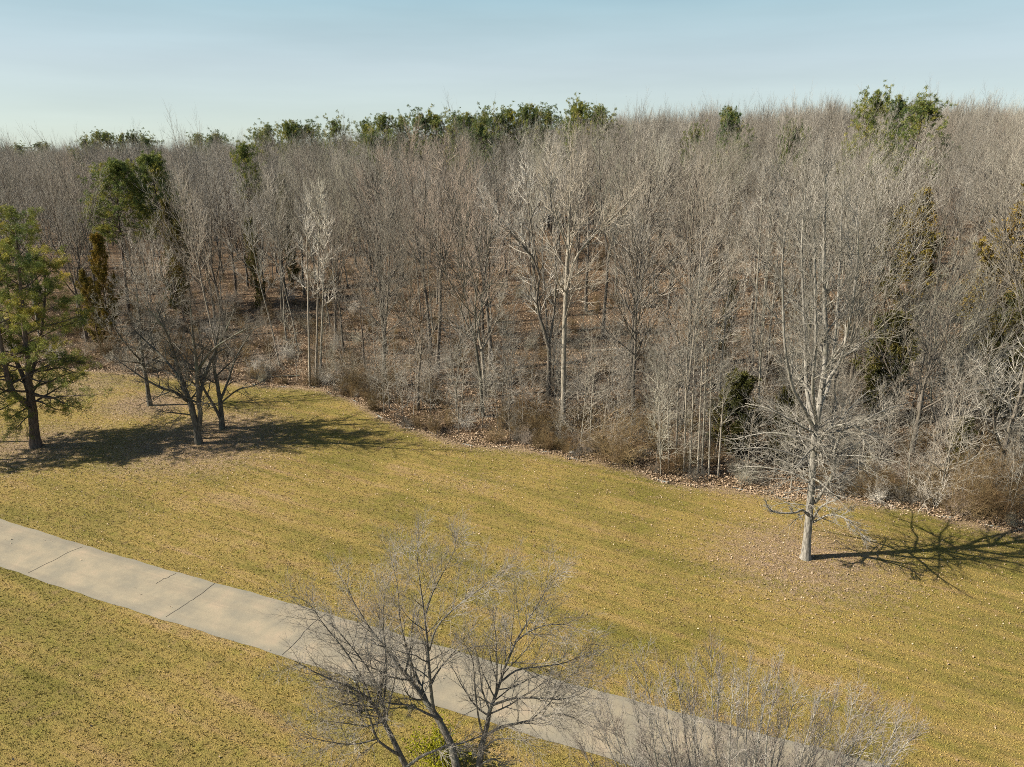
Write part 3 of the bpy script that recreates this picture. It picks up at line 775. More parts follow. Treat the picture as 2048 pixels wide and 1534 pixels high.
# --- foreground tree whose stems rise through the bottom of the frame
b0 = np.array([-1.6, 15.4, float(height(-1.6, 15.4))-0.1])
B_ = (*b0, .24)
B1 = (-1.65, 15.45, .9, .2)
def f(px, py, Y, r): return W(px, py, Y, r)
ST = [
 ([B_, B1, f(858, 1620, 16.0, .12), f(796, 1500, 16.2, .075), f(767, 1442, 16.3, .06), f(744, 1407, 16.2, .042), f(722, 1386, 16.0, .034), f(693, 1370, 15.8, .027), f(640, 1350, 15.5, .017), f(590, 1322, 15.2, .008)], 16, .42, 1.3, .05),
 ([f(767, 1440, 16.3, .045), f(769, 1422, 16.4, .036), f(764, 1405, 16.4, .032), f(757, 1380, 16.5, .028), f(738, 1340, 16.5, .022), f(700, 1290, 16.5, .015), f(660, 1245, 16.5, .007)], 13, .3, 1.5, .06),
 ([f(766, 1408, 16.4, .03), f(771, 1370, 16.4, .024), f(772, 1317, 16.5, .018), f(766, 1240, 16.6, .012), f(770, 1180, 16.7, .006)], 11, .3, 1.3, .07),
 ([f(744, 1408, 16.2, .03), f(728, 1365, 16.3, .025), f(691, 1303, 16.3, .018), f(647, 1248, 16.2, .011), f(618, 1205, 16.1, .005)], 12, .25, 1.4, .06),
 ([f(800, 1510, 16.2, .05), f(781, 1500, 16.0, .035), f(754, 1478, 15.8, .03), f(742, 1443, 15.7, .024), f(731, 1415, 15.6, .02), f(705, 1385, 15.5, .014), f(650, 1375, 15.3, .006)], 11, .3, 1.2, .04),
 ([f(766, 1443, 16.3, .03), f(735, 1452, 16.0, .02), f(700, 1448, 15.7, .014), f(640, 1440, 15.4, .006)], 9, .2, 1.1, .03),
 ([f(754, 1478, 15.8, .024), f(710, 1488, 15.5, .018), f(665, 1485, 15.2, .012), f(600, 1470, 15.0, .005)], 9, .2, 1.0, .03),
 # middle stem
 ([B_, B1, f(935, 1640, 16.3, .15), f(905, 1503, 16.8, .105), f(894, 1474, 17.0, .10), f(880, 1446, 17.1, .095), f(868, 1424, 17.2, .09), f(853, 1407, 17.3, .07), f(836, 1380, 17.4, .066), f(812, 1350, 17.6, .06), f(782, 1312, 17.7, .045), f(762, 1285, 17.8, .036), f(735, 1250, 17.9, .026), f(705, 1200, 18.0, .014), f(690, 1160, 18.1, .006)], 18, .5, 1.5, .06),
 ([f(856, 1408, 17.3, .05), f(841, 1370, 17.7, .042), f(824, 1330, 18.0, .034), f(812, 1290, 18.2, .026), f(800, 1240, 18.4, .018), f(795, 1170, 18.6, .011), f(780, 1110, 18.8, .005)], 14, .3, 1.5, .07),
 ([f(871, 1430, 17.2, .06), f(866, 1412, 17.2, .05), f(862, 1380, 17.2, .045), f(859, 1351, 17.2, .04), f(856, 1300, 17.3, .034), f(849, 1231, 17.4, .025), f(842, 1180, 17.5, .017), f(834, 1120, 17.6, .008), f(836, 1085, 17.6, .004)], 16, .3, 1.5, .07),
 ([f(859, 1300, 17.3, .03), f(870, 1262, 17.1, .026), f(893, 1231, 17.0, .023), f(938, 1194, 16.9, .017), f(979, 1163, 16.8, .009), f(1012, 1140, 16.8, .004)], 12, .3, 1.3, .06),
 ([f(862, 1370, 17.2, .03), f(878, 1340, 17.5, .024), f(905, 1310, 17.7, .018), f(950, 1293, 17.9, .011), f(1000, 1292, 18.0, .004)], 9, .3, 1.1, .06),
 ([f(851, 1230, 17.4, .022), f(868, 1180, 17.6, .016), f(905, 1110, 17.8, .009), f(912, 1075, 17.9, .004)], 10, .2, 1.2, .07),
 ([f(884, 1440, 17.1, .045), f(856, 1428, 16.8, .034), f(832, 1416, 16.6, .028), f(815, 1410, 16.4, .024), f(772, 1405, 16.2, .016), f(745, 1390, 16.1, .008)], 8, .4, .9, .06),
 # light limb crossing to the right
 ([f(800, 1545, 15.6, .05), f(833, 1519, 15.6, .04), f(856, 1506, 15.6, .036), f(875, 1500, 15.6, .032), f(891, 1491, 15.6, .028), f(917, 1488, 15.7, .024), f(941, 1480, 15.8, .02), f(970, 1468, 16.0, .013), f(1010, 1455, 16.2, .006)], 9, .3, 1.0, .05),
 # right stem
 ([(*b0+np.array([.1, .1, 0]), .2), (-1.2, 15.6, 1.0, .17), f(950, 1600, 16.4, .11), f(957, 1534, 16.6, .095), f(964, 1491, 16.7, .085), f(970, 1470, 16.8, .075), f(975, 1450, 16.9, .065), f(980, 1421, 17.0, .055), f(992, 1388, 17.1, .045), f(1010, 1334, 17.2, .036), f(1033, 1280, 17.3, .028), f(1064, 1228, 17.4, .018), f(1088, 1187, 17.5, .011), f(1112, 1143, 17.6, .005)], 18, .5, 1.5, .06),
 ([f(1030, 1285, 17.3, .026), f(1055, 1265, 17.2, .021), f(1095, 1250, 17.1, .014), f(1140, 1250, 17.0, .006)], 9, .2, 1.1, .05),
 ([f(969, 1472, 16.8, .05), f(992, 1459, 16.7, .042), f(1012, 1451, 16.6, .036), f(1047, 1444, 16.5, .03), f(1080, 1436, 16.4, .026), f(1112, 1426, 16.3, .02), f(1150, 1436, 16.2, .012), f(1185, 1455, 16.1, .005)], 12, .3, 1.3, .05),
 ([f(985, 1410, 17.0, .04), f(1008, 1402, 16.8, .034), f(1033, 1396, 16.7, .028), f(1080, 1396, 16.6, .022), f(1130, 1398, 16.5, .015), f(1175, 1380, 16.5, .009), f(1215, 1350, 16.5, .004)], 13, .3, 1.3, .05),
 ([f(1000, 1365, 17.1, .03), f(1035, 1340, 17.3, .024), f(1085, 1333, 17.4, .018), f(1130, 1325, 17.5, .011), f(1190, 1300, 17.6, .004)], 12, .3, 1.3, .06),
 ([f(992, 1388, 17.1, .025), f(994, 1340, 16.9, .02), f(992, 1280, 16.8, .014), f(985, 1220, 16.7, .007)], 9, .3, 1.1, .07),
 ([f(968, 1475, 16.8, .03), f(958, 1440, 16.6, .025), f(950, 1380, 16.5, .02), f(945, 1320, 16.5, .014), f(925, 1280, 16.5, .007)], 8, .3, 1.0, .06),
 ([f(1062, 1440, 16.5, .022), f(1100, 1405, 16.5, .017), f(1120, 1370, 16.5, .012), f(1165, 1330, 16.6, .005)], 9, .2, 1.1, .06),
 ([f(960, 1530, 16.6, .03), f(985, 1518, 16.3, .02), f(1010, 1530, 16.0, .01)], 5, .3, .6, .04),
 ([f(968, 1500, 16.7, .03), f(990, 1480, 16.2, .02), f(1040, 1480, 15.9, .01), f(1080, 1500, 15.7, .005)], 6, .2, .8, .02),
]
hero('bare_tree', (b0[0], b0[1]), ST, dict(ang=(52, 24), wig=.10, rmin=.008, fade=.45), [(10, .12, (50, 28), .45, 5, .006, .05), (6, .15, (50, 28), .5, 4, .0045, .04)],
     'bark_front', 'twig_front', 'leafless multi-stemmed tree in front of the asphalt lane, crown overlapping the lane', 12, sides=8, rs=1.15, ls=1.32, nk=1.5)

# --- foreground tree with silvery upright shoots, lower right
tx, ty = 6.3, 13.3
B_ = (tx, ty, float(height(tx, ty))-0.1, .16)
g = np.random.default_rng(5)
tips = [(1160, 1488), (1195, 1430), (1215, 1405), (1258, 1360), (1283, 1315), (1320, 1345), (1352, 1340), (1385, 1350), (1421, 1300), (1440, 1330), (1468, 1350), (1500, 1335), (1535, 1365),
        (1558, 1352), (1590, 1390), (1640, 1400), (1672, 1395), (1712, 1385), (1735, 1410), (1770, 1425), (1800, 1440), (1832, 1464), (1790, 1490), (1240, 1460), (1300, 1420), (1380, 1410), (1480, 1420), (1560, 1440), (1640, 1460), (1710, 1470),
        (1350, 1470), (1430, 1460), (1520, 1480), (1600, 1500), (1280, 1490), (1680, 1500)]
ST = []
for (px, py) in tips:
    yt = 14.2 + g.uniform(-1.6, 1.8)
    tip = np.array(at(px, py, yt))
    p0 = np.array([tx, ty, 0.3]); 
    m1 = p0 + (tip-p0)*np.array([.28, .28, .20]) + g.normal(0, .08, 3)
    m2 = p0 + (tip-p0)*np.array([.62, .62, .52]) + g.normal(0, .10, 3)
    m3 = p0 + (tip-p0)*np.array([.87, .87, .80]) + g.normal(0, .07, 3)
    ST.append(([(*(p0+g.normal(0, .05, 3)), .06), (*m1, .048), (*m2, .03), (*m3, .015), (*tip, .005)], 26, .28, 1.25, .14))
hero('bare_tree', (tx, ty), ST, dict(ang=(36, 16), wig=.06, rmin=.009, fade=.45), [(9, .10, (38, 18), .45, 5, .006, .10), (4, .15, (45, 25), .45, 4, .0045, .06)],
     'bark_silver', 'twig_silver', 'many-stemmed leafless tree with pale upright shoots, cut by the bottom edge of the view', 13, sides=6)

# --- three leafless trees near the left end of the lawn
bx, by, bz = gnd(398, 887); Y0 = by
base = (bx, by, bz-.1, .34)
def dome(px_py, Y, g=None): pass
ST = [
 ([base, w(392, 850, .26), w(384, 815, .24), w(374, 791, .20, .2), w(362, 754, .16, .3), w(350, 715, .12, .3), w(336, 670, .08, .2), w(315, 620, .03)], 15, .3, 3.0, .05),
 ([w(396, 868, .2), w(400, 839, .19), w(398, 800, .17, -.3), w(395, 765, .15, -.5), w(392, 720, .12, -.7), w(385, 665, .08, -.9), w(380, 600, .03, -1)], 15, .28, 2.8, .05),
 ([w(398, 800, .14), w(408, 760, .12, .6), w(425, 715, .10, 1.2), w(450, 665, .07, 1.5), w(470, 615, .03, 1.6)], 12, .25, 2.7, .05),
 ([w(376, 800, .12), w(345, 782, .10, -.4), w(328, 778, .085, -.8), w(300, 764, .065, -1.3), w(268, 744, .045, -1.6), w(228, 715, .02, -1.8)], 12, .15, 2.4, .03),
 ([w(366, 765, .11), w(335, 725, .09, .8), w(300, 690, .07, 1.5), w(262, 655, .03, 2)], 12, .2, 2.5, .05),
 ([w(396, 740, .1), w(425, 700, .08, -1.2), w(470, 670, .05, -2), w(515, 645, .02, -2.4)], 12, .2, 2.4, .04),
 ([w(352, 720, .09), w(330, 660, .07, -1.2), w(290, 610, .03, -2)], 10, .2, 2.4, .05),
 ([w(385, 830, .06), w(350, 826, .05, -1), w(310, 822, .02, -1.6)], 8, .2, 1.3, .02),
]
hero('bare_tree', (bx, by), ST, dict(ang=(60, 30), wig=.13, rmin=.018), [(8, .15, (55, 30), .45, 5, .011, .05), (6, .15, (55, 30), .5, 4, .0085, .04), (3, .2, (50, 28), .6, 3, .007, .03)],
     'bark_dark', 'twig_dark', 'broad leafless tree with forked stems on the lawn, middle of three beside the big pine', 14, sides=8)
bx, by, bz = gnd(444, 857); Y0 = by
base = (bx, by, bz-.1, .26)
ST = [
 ([base, w(442, 815, .19), w(436, 775, .16), w(428, 735, .12), w(432, 690, .09), w(440, 640, .05), w(438, 600, .02)], 13, .35, 2.6, .05),
 ([w(443, 842, .14), w(430, 815, .12, -.5), w(412, 785, .10, -1), w(400, 755, .08, -1.2), w(405, 700, .05, -1.4), w(395, 650, .02, -1.4)], 10, .35, 2.2, .05),
 ([w(441, 800, .12), w(455, 765, .10, .6), w(470, 720, .08, 1), w(495, 675, .05, 1.2), w(520, 640, .02, 1.2)], 12, .2, 2.4, .05),
 ([w(443, 805, .08), w(475, 780, .06, -.8), w(510, 770, .04, -1.4), w(545, 752, .02, -1.7)], 10, .2, 1.9, .02),
]
hero('bare_tree', (bx, by), ST, dict(ang=(60, 30), wig=.13, rmin=.018), [(8, .15, (55, 30), .45, 5, .011, .05), (6, .15, (55, 30), .5, 4, .0085, .04), (3, .2, (50, 28), .6, 3, .007, .03)],
     'bark_dark', 'twig_dark', 'leafless tree with two low stems on the lawn, right of the broad forked one', 15, sides=8)
bx, by, bz = gnd(300, 811); Y0 = by
base = (bx, by, bz-.1, .27)
ST = [
 ([base, w(296, 785, .19), w(290, 745, .17), w(284, 710, .14), w(281, 660, .11), w(276, 610, .07), w(270, 550, .02)], 20, .3, 3.0, .05),
 ([w(286, 725, .1), w(262, 700, .08, -1), w(235, 665, .05, -1.8), w(215, 620, .02, -2)], 10, .2, 2.4, .05),
 ([w(284, 700, .1), w(305, 660, .08, 1), w(325, 610, .05, 1.5), w(335, 560, .02, 1.5)], 10, .2, 2.4, .06),
]
hero('bare_tree', (bx, by), ST, dict(ang=(62, 34), wig=.12, rmin=.018), [(8, .15, (55, 30), .45, 5, .011, .05), (6, .15, (55, 30), .5, 4, .0085, .04), (3, .2, (50, 28), .6, 3, .007, .03)],
     'bark_dark', 'twig', 'single-stemmed leafless tree at the back of the lawn, just right of the big pine', 16, sides=8)

# --- the big pine at the left edge
bx, by, bz = gnd(72, 893); Y0 = by
g = np.random.default_rng(21)
org = np.array([bx, by, bz, 0])
bt, bn = Buf(), Buf()
stems = [
 [(bx, by, bz-.1, .50), w(69, 868, .36), w(66, 825, .33), w(62, 800, .30), w(58, 762, .22), w(54, 700, .18), w(46, 640, .15), w(40, 560, .11), w(36, 500, .08), w(30, 450, .03)],
 [w(64, 815, .3), w(44, 800, .24, -.5), w(30, 790, .22, -.8), w(18, 765, .19, -1), w(8, 720, .15, -1), w(-4, 650, .11, -1), w(-8, 560, .05, -1), w(-8, 500, .02, -.8)],
 [w(60, 790, .2), w(46, 752, .16, .7), w(22, 690, .13, 1.2), w(18, 600, .08, 1.4), w(8, 520, .03, 1.4)],
 [w(58, 765, .16), w(76, 700, .12, .9), w(88, 620, .09, 1.4), w(92, 540, .03, 1.5)],
]
allt = []
for k, s_ in enumerate(stems):
    P, Rr = smooth_path(np.array(s_)-org, 14); P = P[None]; Rr = Rr[None]
    bt.tubes(P, Rr, 9)
    L1, R1 = spawn(g, P, Rr, 34 if k == 0 else 20, .26 if k == 0 else .3, 1.0, (82, 38), 4.4 if k == 0 else 3.4, .4, 7, .10, .0, Labs=True,
                   shape=lambda u: 1.0-0.1*u-0.58*u**2.2, rmin=.03, rmax=.10, asp=.35, rtip=.25)
    bt.tubes(L1, R1, 4)
    L2, R2 = spawn(g, L1, R1, 9, .3, 1, (60, 35), .32, .5, 5, .12, .03, rmin=.012)
    L2[:, :, 2] = L2[:, :1, 2] + (L2[:, :, 2]-L2[:, :1, 2])*.55
    bt.tubes(L2, R2, 3)
    L3, R3 = spawn(g, L2, R2, 4, .3, 1, (50, 30), .45, .6, 4, .12, .08, rmin=.006)
    bt.tubes(L3, R3, 3)
    allt += [L2[:, 3:].reshape(-1, 3), L3[:, 2:].reshape(-1, 3), L1[:, 5:].reshape(-1, 3)]
# low hanging boughs
low = [[w(64, 790, .12), w(84, 792, .09, -.5), w(105, 795, .07, -.9), w(130, 808, .04, -1.2), w(150, 815, .02, -1.4)],
       [w(64, 785, .10), w(95, 796, .08, -1.1), w(130, 792, .05, -1.9), w(190, 790, .02, -2.5)],
       [w(64, 830, .06), w(50, 838, .05, -.8), w(30, 860, .02, -1.2)],
       [w(56, 740, .09), w(85, 742, .08, .9), w(120, 735, .06, 1.4), w(150, 745, .02, 1.8)],
       [w(40, 800, .08), w(15, 812, .06, -1.2), w(-20, 830, .03, -1.8)]]
for s_ in low:
    P, Rr = smooth_path(np.array(s_)-org, 8); P = P[None]; Rr = Rr[None]
    bt.tubes(P, Rr, 5)
    L1, R1 = spawn(g, P, Rr, 9, .35, 1.0, (60, 30), 1.5, .5, 5, .12, -.03, Labs=True, rmin=.015, rmax=.04, asp=.35)
    bt.tubes(L1, R1, 3)
    L2, R2 = spawn(g, L1, R1, 5, .25, 1, (55, 30), .4, .5, 4, .12, -.02, rmin=.01)
    bt.tubes(L2, R2, 3)
    allt += [L2[:, 2:].reshape(-1, 3), L1[:, 3:].reshape(-1, 3)]
tp = np.concatenate(allt); tp = tp + g.normal(0, .07, tp.shape)
needles(g, bn, tp, 11, .24, .013)
e = tag(link('pine_tree', None, None, (bx, by, bz)), 'large forked dark green pine standing on the lawn at the left edge', 'pine tree')
link('trunk', bt.mesh('trunk', M['bark_pine'], True), e); link('crown', bn.mesh('crown', M['needle']), e)
TAKEN.append((bx, by, 4))
print('pine tufts', len(tp))

# a second pine just outside the left edge: its shade lies across the lawn in view
for (ox, oy, oh, kk, lb) in ((-47.5, 45.5, 14.5, 0, 'pine just outside the left edge, shading the lawn in front of the big pine'), (-44.5, 49.5, 12.5, 1, 'second pine outside the left edge, beside the big pine')):
    OFFP = (ox, oy, oh, kk, lb); OFFS = globals().setdefault('OFF_PINES', []); OFFS.append(OFFP)

# --- recognisable trees along the edge of the wood
def edge_tree(px, py, stems, label, seed, r0, nbs=12, lf=2.6, bark='bark', tw='twig', trop=.08, scale=1.0, name='bare_tree', den=6):
    global Y0
    bx, by, bz = gnd(px, py); Y0 = by
    ST = []
    for k, s_ in enumerate(stems):
        pts = [w(*p) for p in s_]
        if k == 0: pts = [(bx, by, bz-.15, r0)] + pts
        n_ = nbs if not isinstance(nbs, (list, tuple)) else nbs[min(k, len(nbs)-1)]
        ST.append((pts, n_, .4 if k == 0 else .25, lf, trop))
    return hero(name, (bx, by), ST, dict(ang=(44, 16), wig=.06, rmin=.035*scale), [(den+2, .12, (36, 14), .52, 6, .024*scale, .09), (den, .10, (34, 14), .55, 4, .013*scale, .07)], bark, tw, label, seed, sides=7, rs=.78, ls=1.25)
edge_tree(1126, 862, [[(1127, 780, .27), (1128, 680, .24), (1133, 560, .20), (1137, 470, .15), (1141, 380, .08), (1143, 300, .02)],
    [(1131, 590, .12), (1150, 520, .11, -.5), (1186, 472, .10, -1), (1226, 434, .07, -1.4), (1262, 400, .02, -1.6)],
    [(1134, 540, .09), (1150, 440, .07, 1), (1172, 340, .02, 1.4)],
    [(1130, 640, .05), (1145, 590, .04, -1.2), (1165, 555, .02, -1.8)],
    [(1135, 500, .09), (1110, 420, .06, -1), (1095, 330, .02, -1.3)]],
    'tall pale straight-trunked leafless tree at the wood edge, long limb sweeping right', 31, .32, [16, 12, 10, 6, 10], 2.6, 'bark_pale')
edge_tree(1097, 792, [[(1097, 740, .26), (1098, 700, .25), (1085, 650, .17), (1073, 610, .15), (1078, 540, .12, -.5), (1050, 495, .10, -1), (1030, 475, .08, -1.3), (1008, 445, .04, -1.5), (985, 415, .02, -1.6)],
    [(1098, 690, .15), (1106, 640, .13, .3), (1112, 560, .11, .6), (1108, 470, .08, .8), (1100, 380, .05, 1), (1098, 300, .02, 1)],
    [(1080, 560, .10, -.5), (1066, 480, .08), (1055, 400, .05, .4), (1048, 310, .02, .5)],
    [(1098, 700, .13), (1085, 660, .12, 1.2), (1072, 560, .09, 1.8), (1040, 450, .05, 2.2), (1025, 350, .02, 2.3)]],
    'big low-forked leafless tree just left of the tall pale straight one', 32, .38, [16, 13, 12, 12], 2.8)
edge_tree(874, 738, [[(877, 690, .24), (881, 620, .22), (880, 560, .20), (888, 515, .15), (905, 480, .12), (925, 450, .09), (945, 400, .05), (952, 340, .02)],
    [(880, 545, .13), (880, 480, .11, .6), (886, 410, .08, .9), (890, 340, .05, 1), (890, 285, .02, 1)],
    [(881, 540, .10), (900, 470, .08, -1), (918, 390, .05, -1.5), (925, 320, .02, -1.7)]],
    'vase-crowned leafless tree, right one of the close pair near the middle of the wood', 33, .36, [15, 13, 12], 3.0)
edge_tree(862, 712, [[(858, 650, .22), (853, 600, .20), (845, 540, .18), (838, 520, .15), (800, 495, .11), (765, 450, .08), (740, 410, .05), (722, 370, .02)],
    [(845, 535, .12), (830, 470, .10, .6), (826, 400, .08, 1), (820, 320, .04, 1), (818, 272, .02, 1)],
    [(846, 530, .12), (848, 470, .10, -.8), (850, 400, .07, -1), (855, 300, .02, -1)],
    [(832, 515, .10), (800, 450, .08, -1.2), (775, 390, .05, -1.6), (765, 320, .02, -1.7)]],
    'leafless tree fanning left, left one of the close vase-crowned pair', 34, .33, [15, 12, 12, 12], 3.0)
edge_tree(970, 793, [[(968, 750, .22), (964, 705, .20), (958, 670, .13), (952, 630, .09), (950, 585, .03)],
    [(964, 705, .12), (945, 682, .10, -.5), (925, 658, .07, -1), (900, 640, .02, -1.4)],
    [(965, 700, .11), (980, 670, .09, .5), (995, 635, .07, .8), (1005, 590, .02, 1)]],
    'short leafless tree with crooked low branches in front of the paired vase-crowned trees', 35, .30, [10, 9, 9], 1.9, 'bark_pale', 'twig_pale')
edge_tree(1205, 678, [[(1209, 620, .24), (1213, 570, .22), (1216, 520, .20), (1228, 470, .16), (1238, 420, .12), (1250, 350, .06), (1258, 270, .02)],
    [(1217, 510, .13), (1205, 440, .11, .8), (1200, 360, .07, 1.2), (1198, 280, .02, 1.3)],
    [(1230, 465, .11), (1255, 430, .09, -1), (1285, 380, .05, -1.5), (1300, 320, .02, -1.6)]],
    'dark-trunked leafless tree behind and right of the tall pale straight one', 36, .34, [14, 12, 12], 3.0)
edge_tree(1282, 560, [[(1290, 530, .16), (1297, 490, .14), (1305, 440, .11), (1318, 380, .06), (1325, 300, .02)],
    [(1286, 520, .1), (1280, 470, .09, .5), (1272, 400, .06, .8), (1268, 330, .02, .8)]],
    'leafless tree with a narrow V of two stems, right of the dark-trunked one', 37, .22, [12, 12], 2.8)
for k, (px, py, tpx, tpy, sd) in enumerate([(620, 772, 612, 400, 1), (632, 768, 640, 380, 2), (640, 764, 652, 430, 3)]):
    edge_tree(px, py, [[(px+(tpx-px)*a, py+(tpy-py)*a, .15*(1-a)+.02) for a in (.15, .35, .55, .75, .9, 1)]],
        ['left one of three tight slender stems at the left of the wood edge', 'middle one of three tight slender stems at the left of the wood edge', 'right one of three tight slender stems at the left of the wood edge'][k], 40+sd, .17, 18, 1.9, 'bark_pale', 'twig')
for k, (px, py, tpx, tpy) in enumerate([(1503, 752, 1528, 340), (1517, 748, 1548, 330), (1532, 742, 1572, 350)]):
    edge_tree(px, py, [[(px+(tpx-px)*a, py+(tpy-py)*a, .17*(1-a)+.02) for a in (.15, .35, .55, .75, .9, 1)]],
        ['left one of three slanting pale trunks left of the lone lawn tree', 'middle one of three slanting pale trunks left of the lone lawn tree', 'right one of three slanting pale trunks left of the lone lawn tree'][k], 50+k, .19, 18, 2.1, 'bark_pale', 'twig_pale')
edge_tree(1858, 632, [[(1880, 600, .24), (1905, 580, .21), (1940, 562, .17), (1985, 532, .12), (2030, 508, .07), (2075, 490, .02)],
    [(1900, 583, .13), (1925, 545, .11, .5), (1960, 512, .08, .8), (2000, 488, .05, 1), (2045, 465, .02, 1)],
    [(1985, 532, .08), (2010, 500, .06, -.6), (2050, 470, .02, -1)]],
    'leafless tree leaning far to the right above the slope near the right edge', 61, .30, [14, 14, 8], 2.8, 'bark_pale', 'twig_pale', .0)
edge_tree(1878, 872, [[(1893, 820, .15), (1908, 770, .13), (1925, 720, .10), (1945, 665, .07), (1965, 600, .02)],
    [(1880, 850, .13), (1890, 800, .11, 1), (1888, 740, .09, 1.5), (1900, 660, .05, 1.8), (1905, 590, .02, 1.8)],
    [(1895, 815, .10), (1930, 775, .08, -1), (1965, 735, .05, -1.5), (2010, 700, .02, -1.7)],
    [(1874, 860, .10), (1862, 800, .08, -.6), (1868, 720, .05, -.8), (1880, 640, .02, -.8)]],
    'leafless tree with fanning bundle of pale stems, right of the lone lawn tree', 62, .26, [13, 12, 11, 10], 2.3, 'bark_pale', 'twig_pale')
edge_tree(1992, 975, [[(2005, 920, .19), (2015, 870, .17), (2035, 810, .14), (2050, 740, .10), (2060, 660, .03)],
    [(2008, 910, .10), (1990, 860, .08, -.6), (1985, 800, .05, -.8), (1975, 730, .02, -.8)]],
    'leafless tree leaning right behind the brown thicket at the right edge', 63, .24, [11, 9], 2.2, 'bark')
# cluster of pale thin trees left of the lone tree
for k, (px, py, tpy, lean) in enumerate([(1338, 940, 690, -4), (1352, 938, 640, 8), (1368, 944, 585, 10), (1380, 946, 600, 14), (1395, 950, 560, 16), (1404, 948, 620, 12), (1418, 952, 660, 6), (1322, 925, 720, -8), (1436, 955, 740, 14)]):
    edge_tree(px, py, [[(px+lean*a, py+(tpy-py)*a, .085*(1-a)+.012) for a in (.15, .35, .55, .75, .9, 1)]],
        None, 70+k, .10, 15, 1.6, 'bark_pale', 'twig_pale', scale=.75, name='young_tree', den=4)
GR = [o for o in bpy.data.objects if o.name.startswith('young_tree')]
for o, lab in zip(GR, ['second', 'fourth', 'sixth', 'seventh', 'eighth', 'ninth']): pass
LB = ['thin pale leafless young tree third from the left in the cluster at the wood edge', 'thin pale leafless young tree left of the tallest in the cluster at the wood edge',
      'tall thin pale leafless tree in the middle of the cluster at the wood edge', 'thin pale leafless tree between the two tallest of the cluster at the wood edge',
      'tallest thin pale leafless tree of the cluster left of the lone lawn tree', 'thin pale leafless tree just right of the tallest in the cluster',
      'thin pale leafless young tree second from the right in the cluster at the wood edge', 'leftmost thin pale young tree of the cluster, leaning slightly left', 'shortest thin pale young tree, rightmost of the cluster at the wood edge']
for o, lab in zip(GR, LB): tag(o, lab, 'tree', 'cluster of thin pale trees at the wood edge')
LB[7]

LAND = [(180, 'behind the big pine'), (360, 'above the three lawn trees'), (560, 'right of the lawn trees'), (720, 'behind the slender trio'), (860, 'left of the vase-crowned pair'),
        (1000, 'behind the vase-crowned pair'), (1160, 'behind the tall pale trunk'), (1300, 'right of the tall pale trunk'), (1450, 'behind the thin pale cluster'), (1560, 'behind the slanting trunks'),
        (1720, 'behind the lone tree'), (1850, 'right of the lone tree'), (9999, 'near the right edge')]
def landmark(px):
    return next(nm for lim, nm in LAND if px < lim)
NUM = 'one two three four five six seven eight nine ten eleven twelve'.split()
ORD = 'first second third fourth fifth sixth seventh eighth ninth tenth eleventh twelfth'.split()
def ordinal_labels(items):
    """items: (object, screen x, singular, plural, place): a label of its own for every thing"""
    by = {}
    for it in items: by.setdefault((it[3], it[4]), []).append(it)
    for (plur, place), L in by.items():
        L.sort(key=lambda t: t[1]); n = len(L)
        for i, (o, px, sing, _, _) in enumerate(L):
            if n == 1: lab = f'{sing} {place}'
            else:
                od = 'leftmost' if i == 0 else 'rightmost' if i == n-1 else ('middle one' if n == 3 else ORD[i]+'-from-left')
                lab = f'{od} of {NUM[n-1]} {plur} {place}'
            o['label'] = lab
            if n > 1: o['group'] = f'{plur} {place}'

# ------------------------------------------------------------------ evergreens of the wood
for ox, oy, oh, kk, lb in OFF_PINES:
    e = link('pine_tree', None, None, (ox, oy, float(height(ox, oy))), 1.0 + kk, oh/PINE[5+kk][2]); tag(e, lb, 'pine tree')
    link('trunk', PINE[5+kk][0], e); link('crown', PINE[5+kk][1], e)
SKY = [ # px, top py, distance, proto, width
 (203, 333, 92, 5, 1.0, 'rounded dark green pine in the wood beyond the big lawn pine, left one of two'),
 (308, 313, 96, 6, 1.0, 'yellow-green open pine in the wood beyond the three lawn trees, right one of two'),
 (493, 300, 130, 2, .8, 'round-topped pine standing alone among leafless crowns left of the middle'),
 (1738, 200, 98, 1, .85, 'tall broad pine breaking the skyline behind the lone lawn tree'),
 (1850, 210, 108, 0, 1.0, 'broad-topped pine on the skyline right of the tallest skyline pine'),
 (1806, 208, 122, 3, .8, 'small pine top on the skyline between the two broad ones'),
 (1462, 232, 112, 3, .8, 'small open pine on the skyline left of the lone lawn tree'),
 (1590, 262, 108, 4, .6, 'small pine top half hidden among the leafless crowns above the lone lawn tree'),
 (1388, 268, 118, 4, .6, 'small pine top among crowns right of the row of skyline pines'),
]
for px, py, Y, k, wd, lab in SKY:
    evergreen('pine_tree', PINE[k], px, py, Y, lab, 'pine tree', None, None, wd)
ROW = [(170, 287, 230), (196, 277, 225), (215, 279, 228), (240, 281, 235), (263, 279, 238), (295, 284, 245), (150, 312, 170), (400, 281, 230), (420, 283, 215), (438, 280, 222), (517, 274, 190), (553, 266, 175), (572, 262, 170), (590, 260, 172), (612, 264, 176),
       (672, 253, 160), (712, 258, 165), (775, 248, 150), (800, 252, 155), (845, 243, 148), (868, 242, 150), (895, 246, 152), (925, 250, 140), (948, 246, 138), (975, 240, 142), (995, 238, 140), (1015, 237, 144), (1056, 230, 140), (1075, 229, 142), (1100, 238, 150), (1150, 222, 135), (1168, 224, 132), (1205, 230, 138), (740, 280, 130), (960, 262, 128), (40, 298, 320), (100, 297, 300), (15, 303, 330), (75, 296, 310)]
RW_ = []
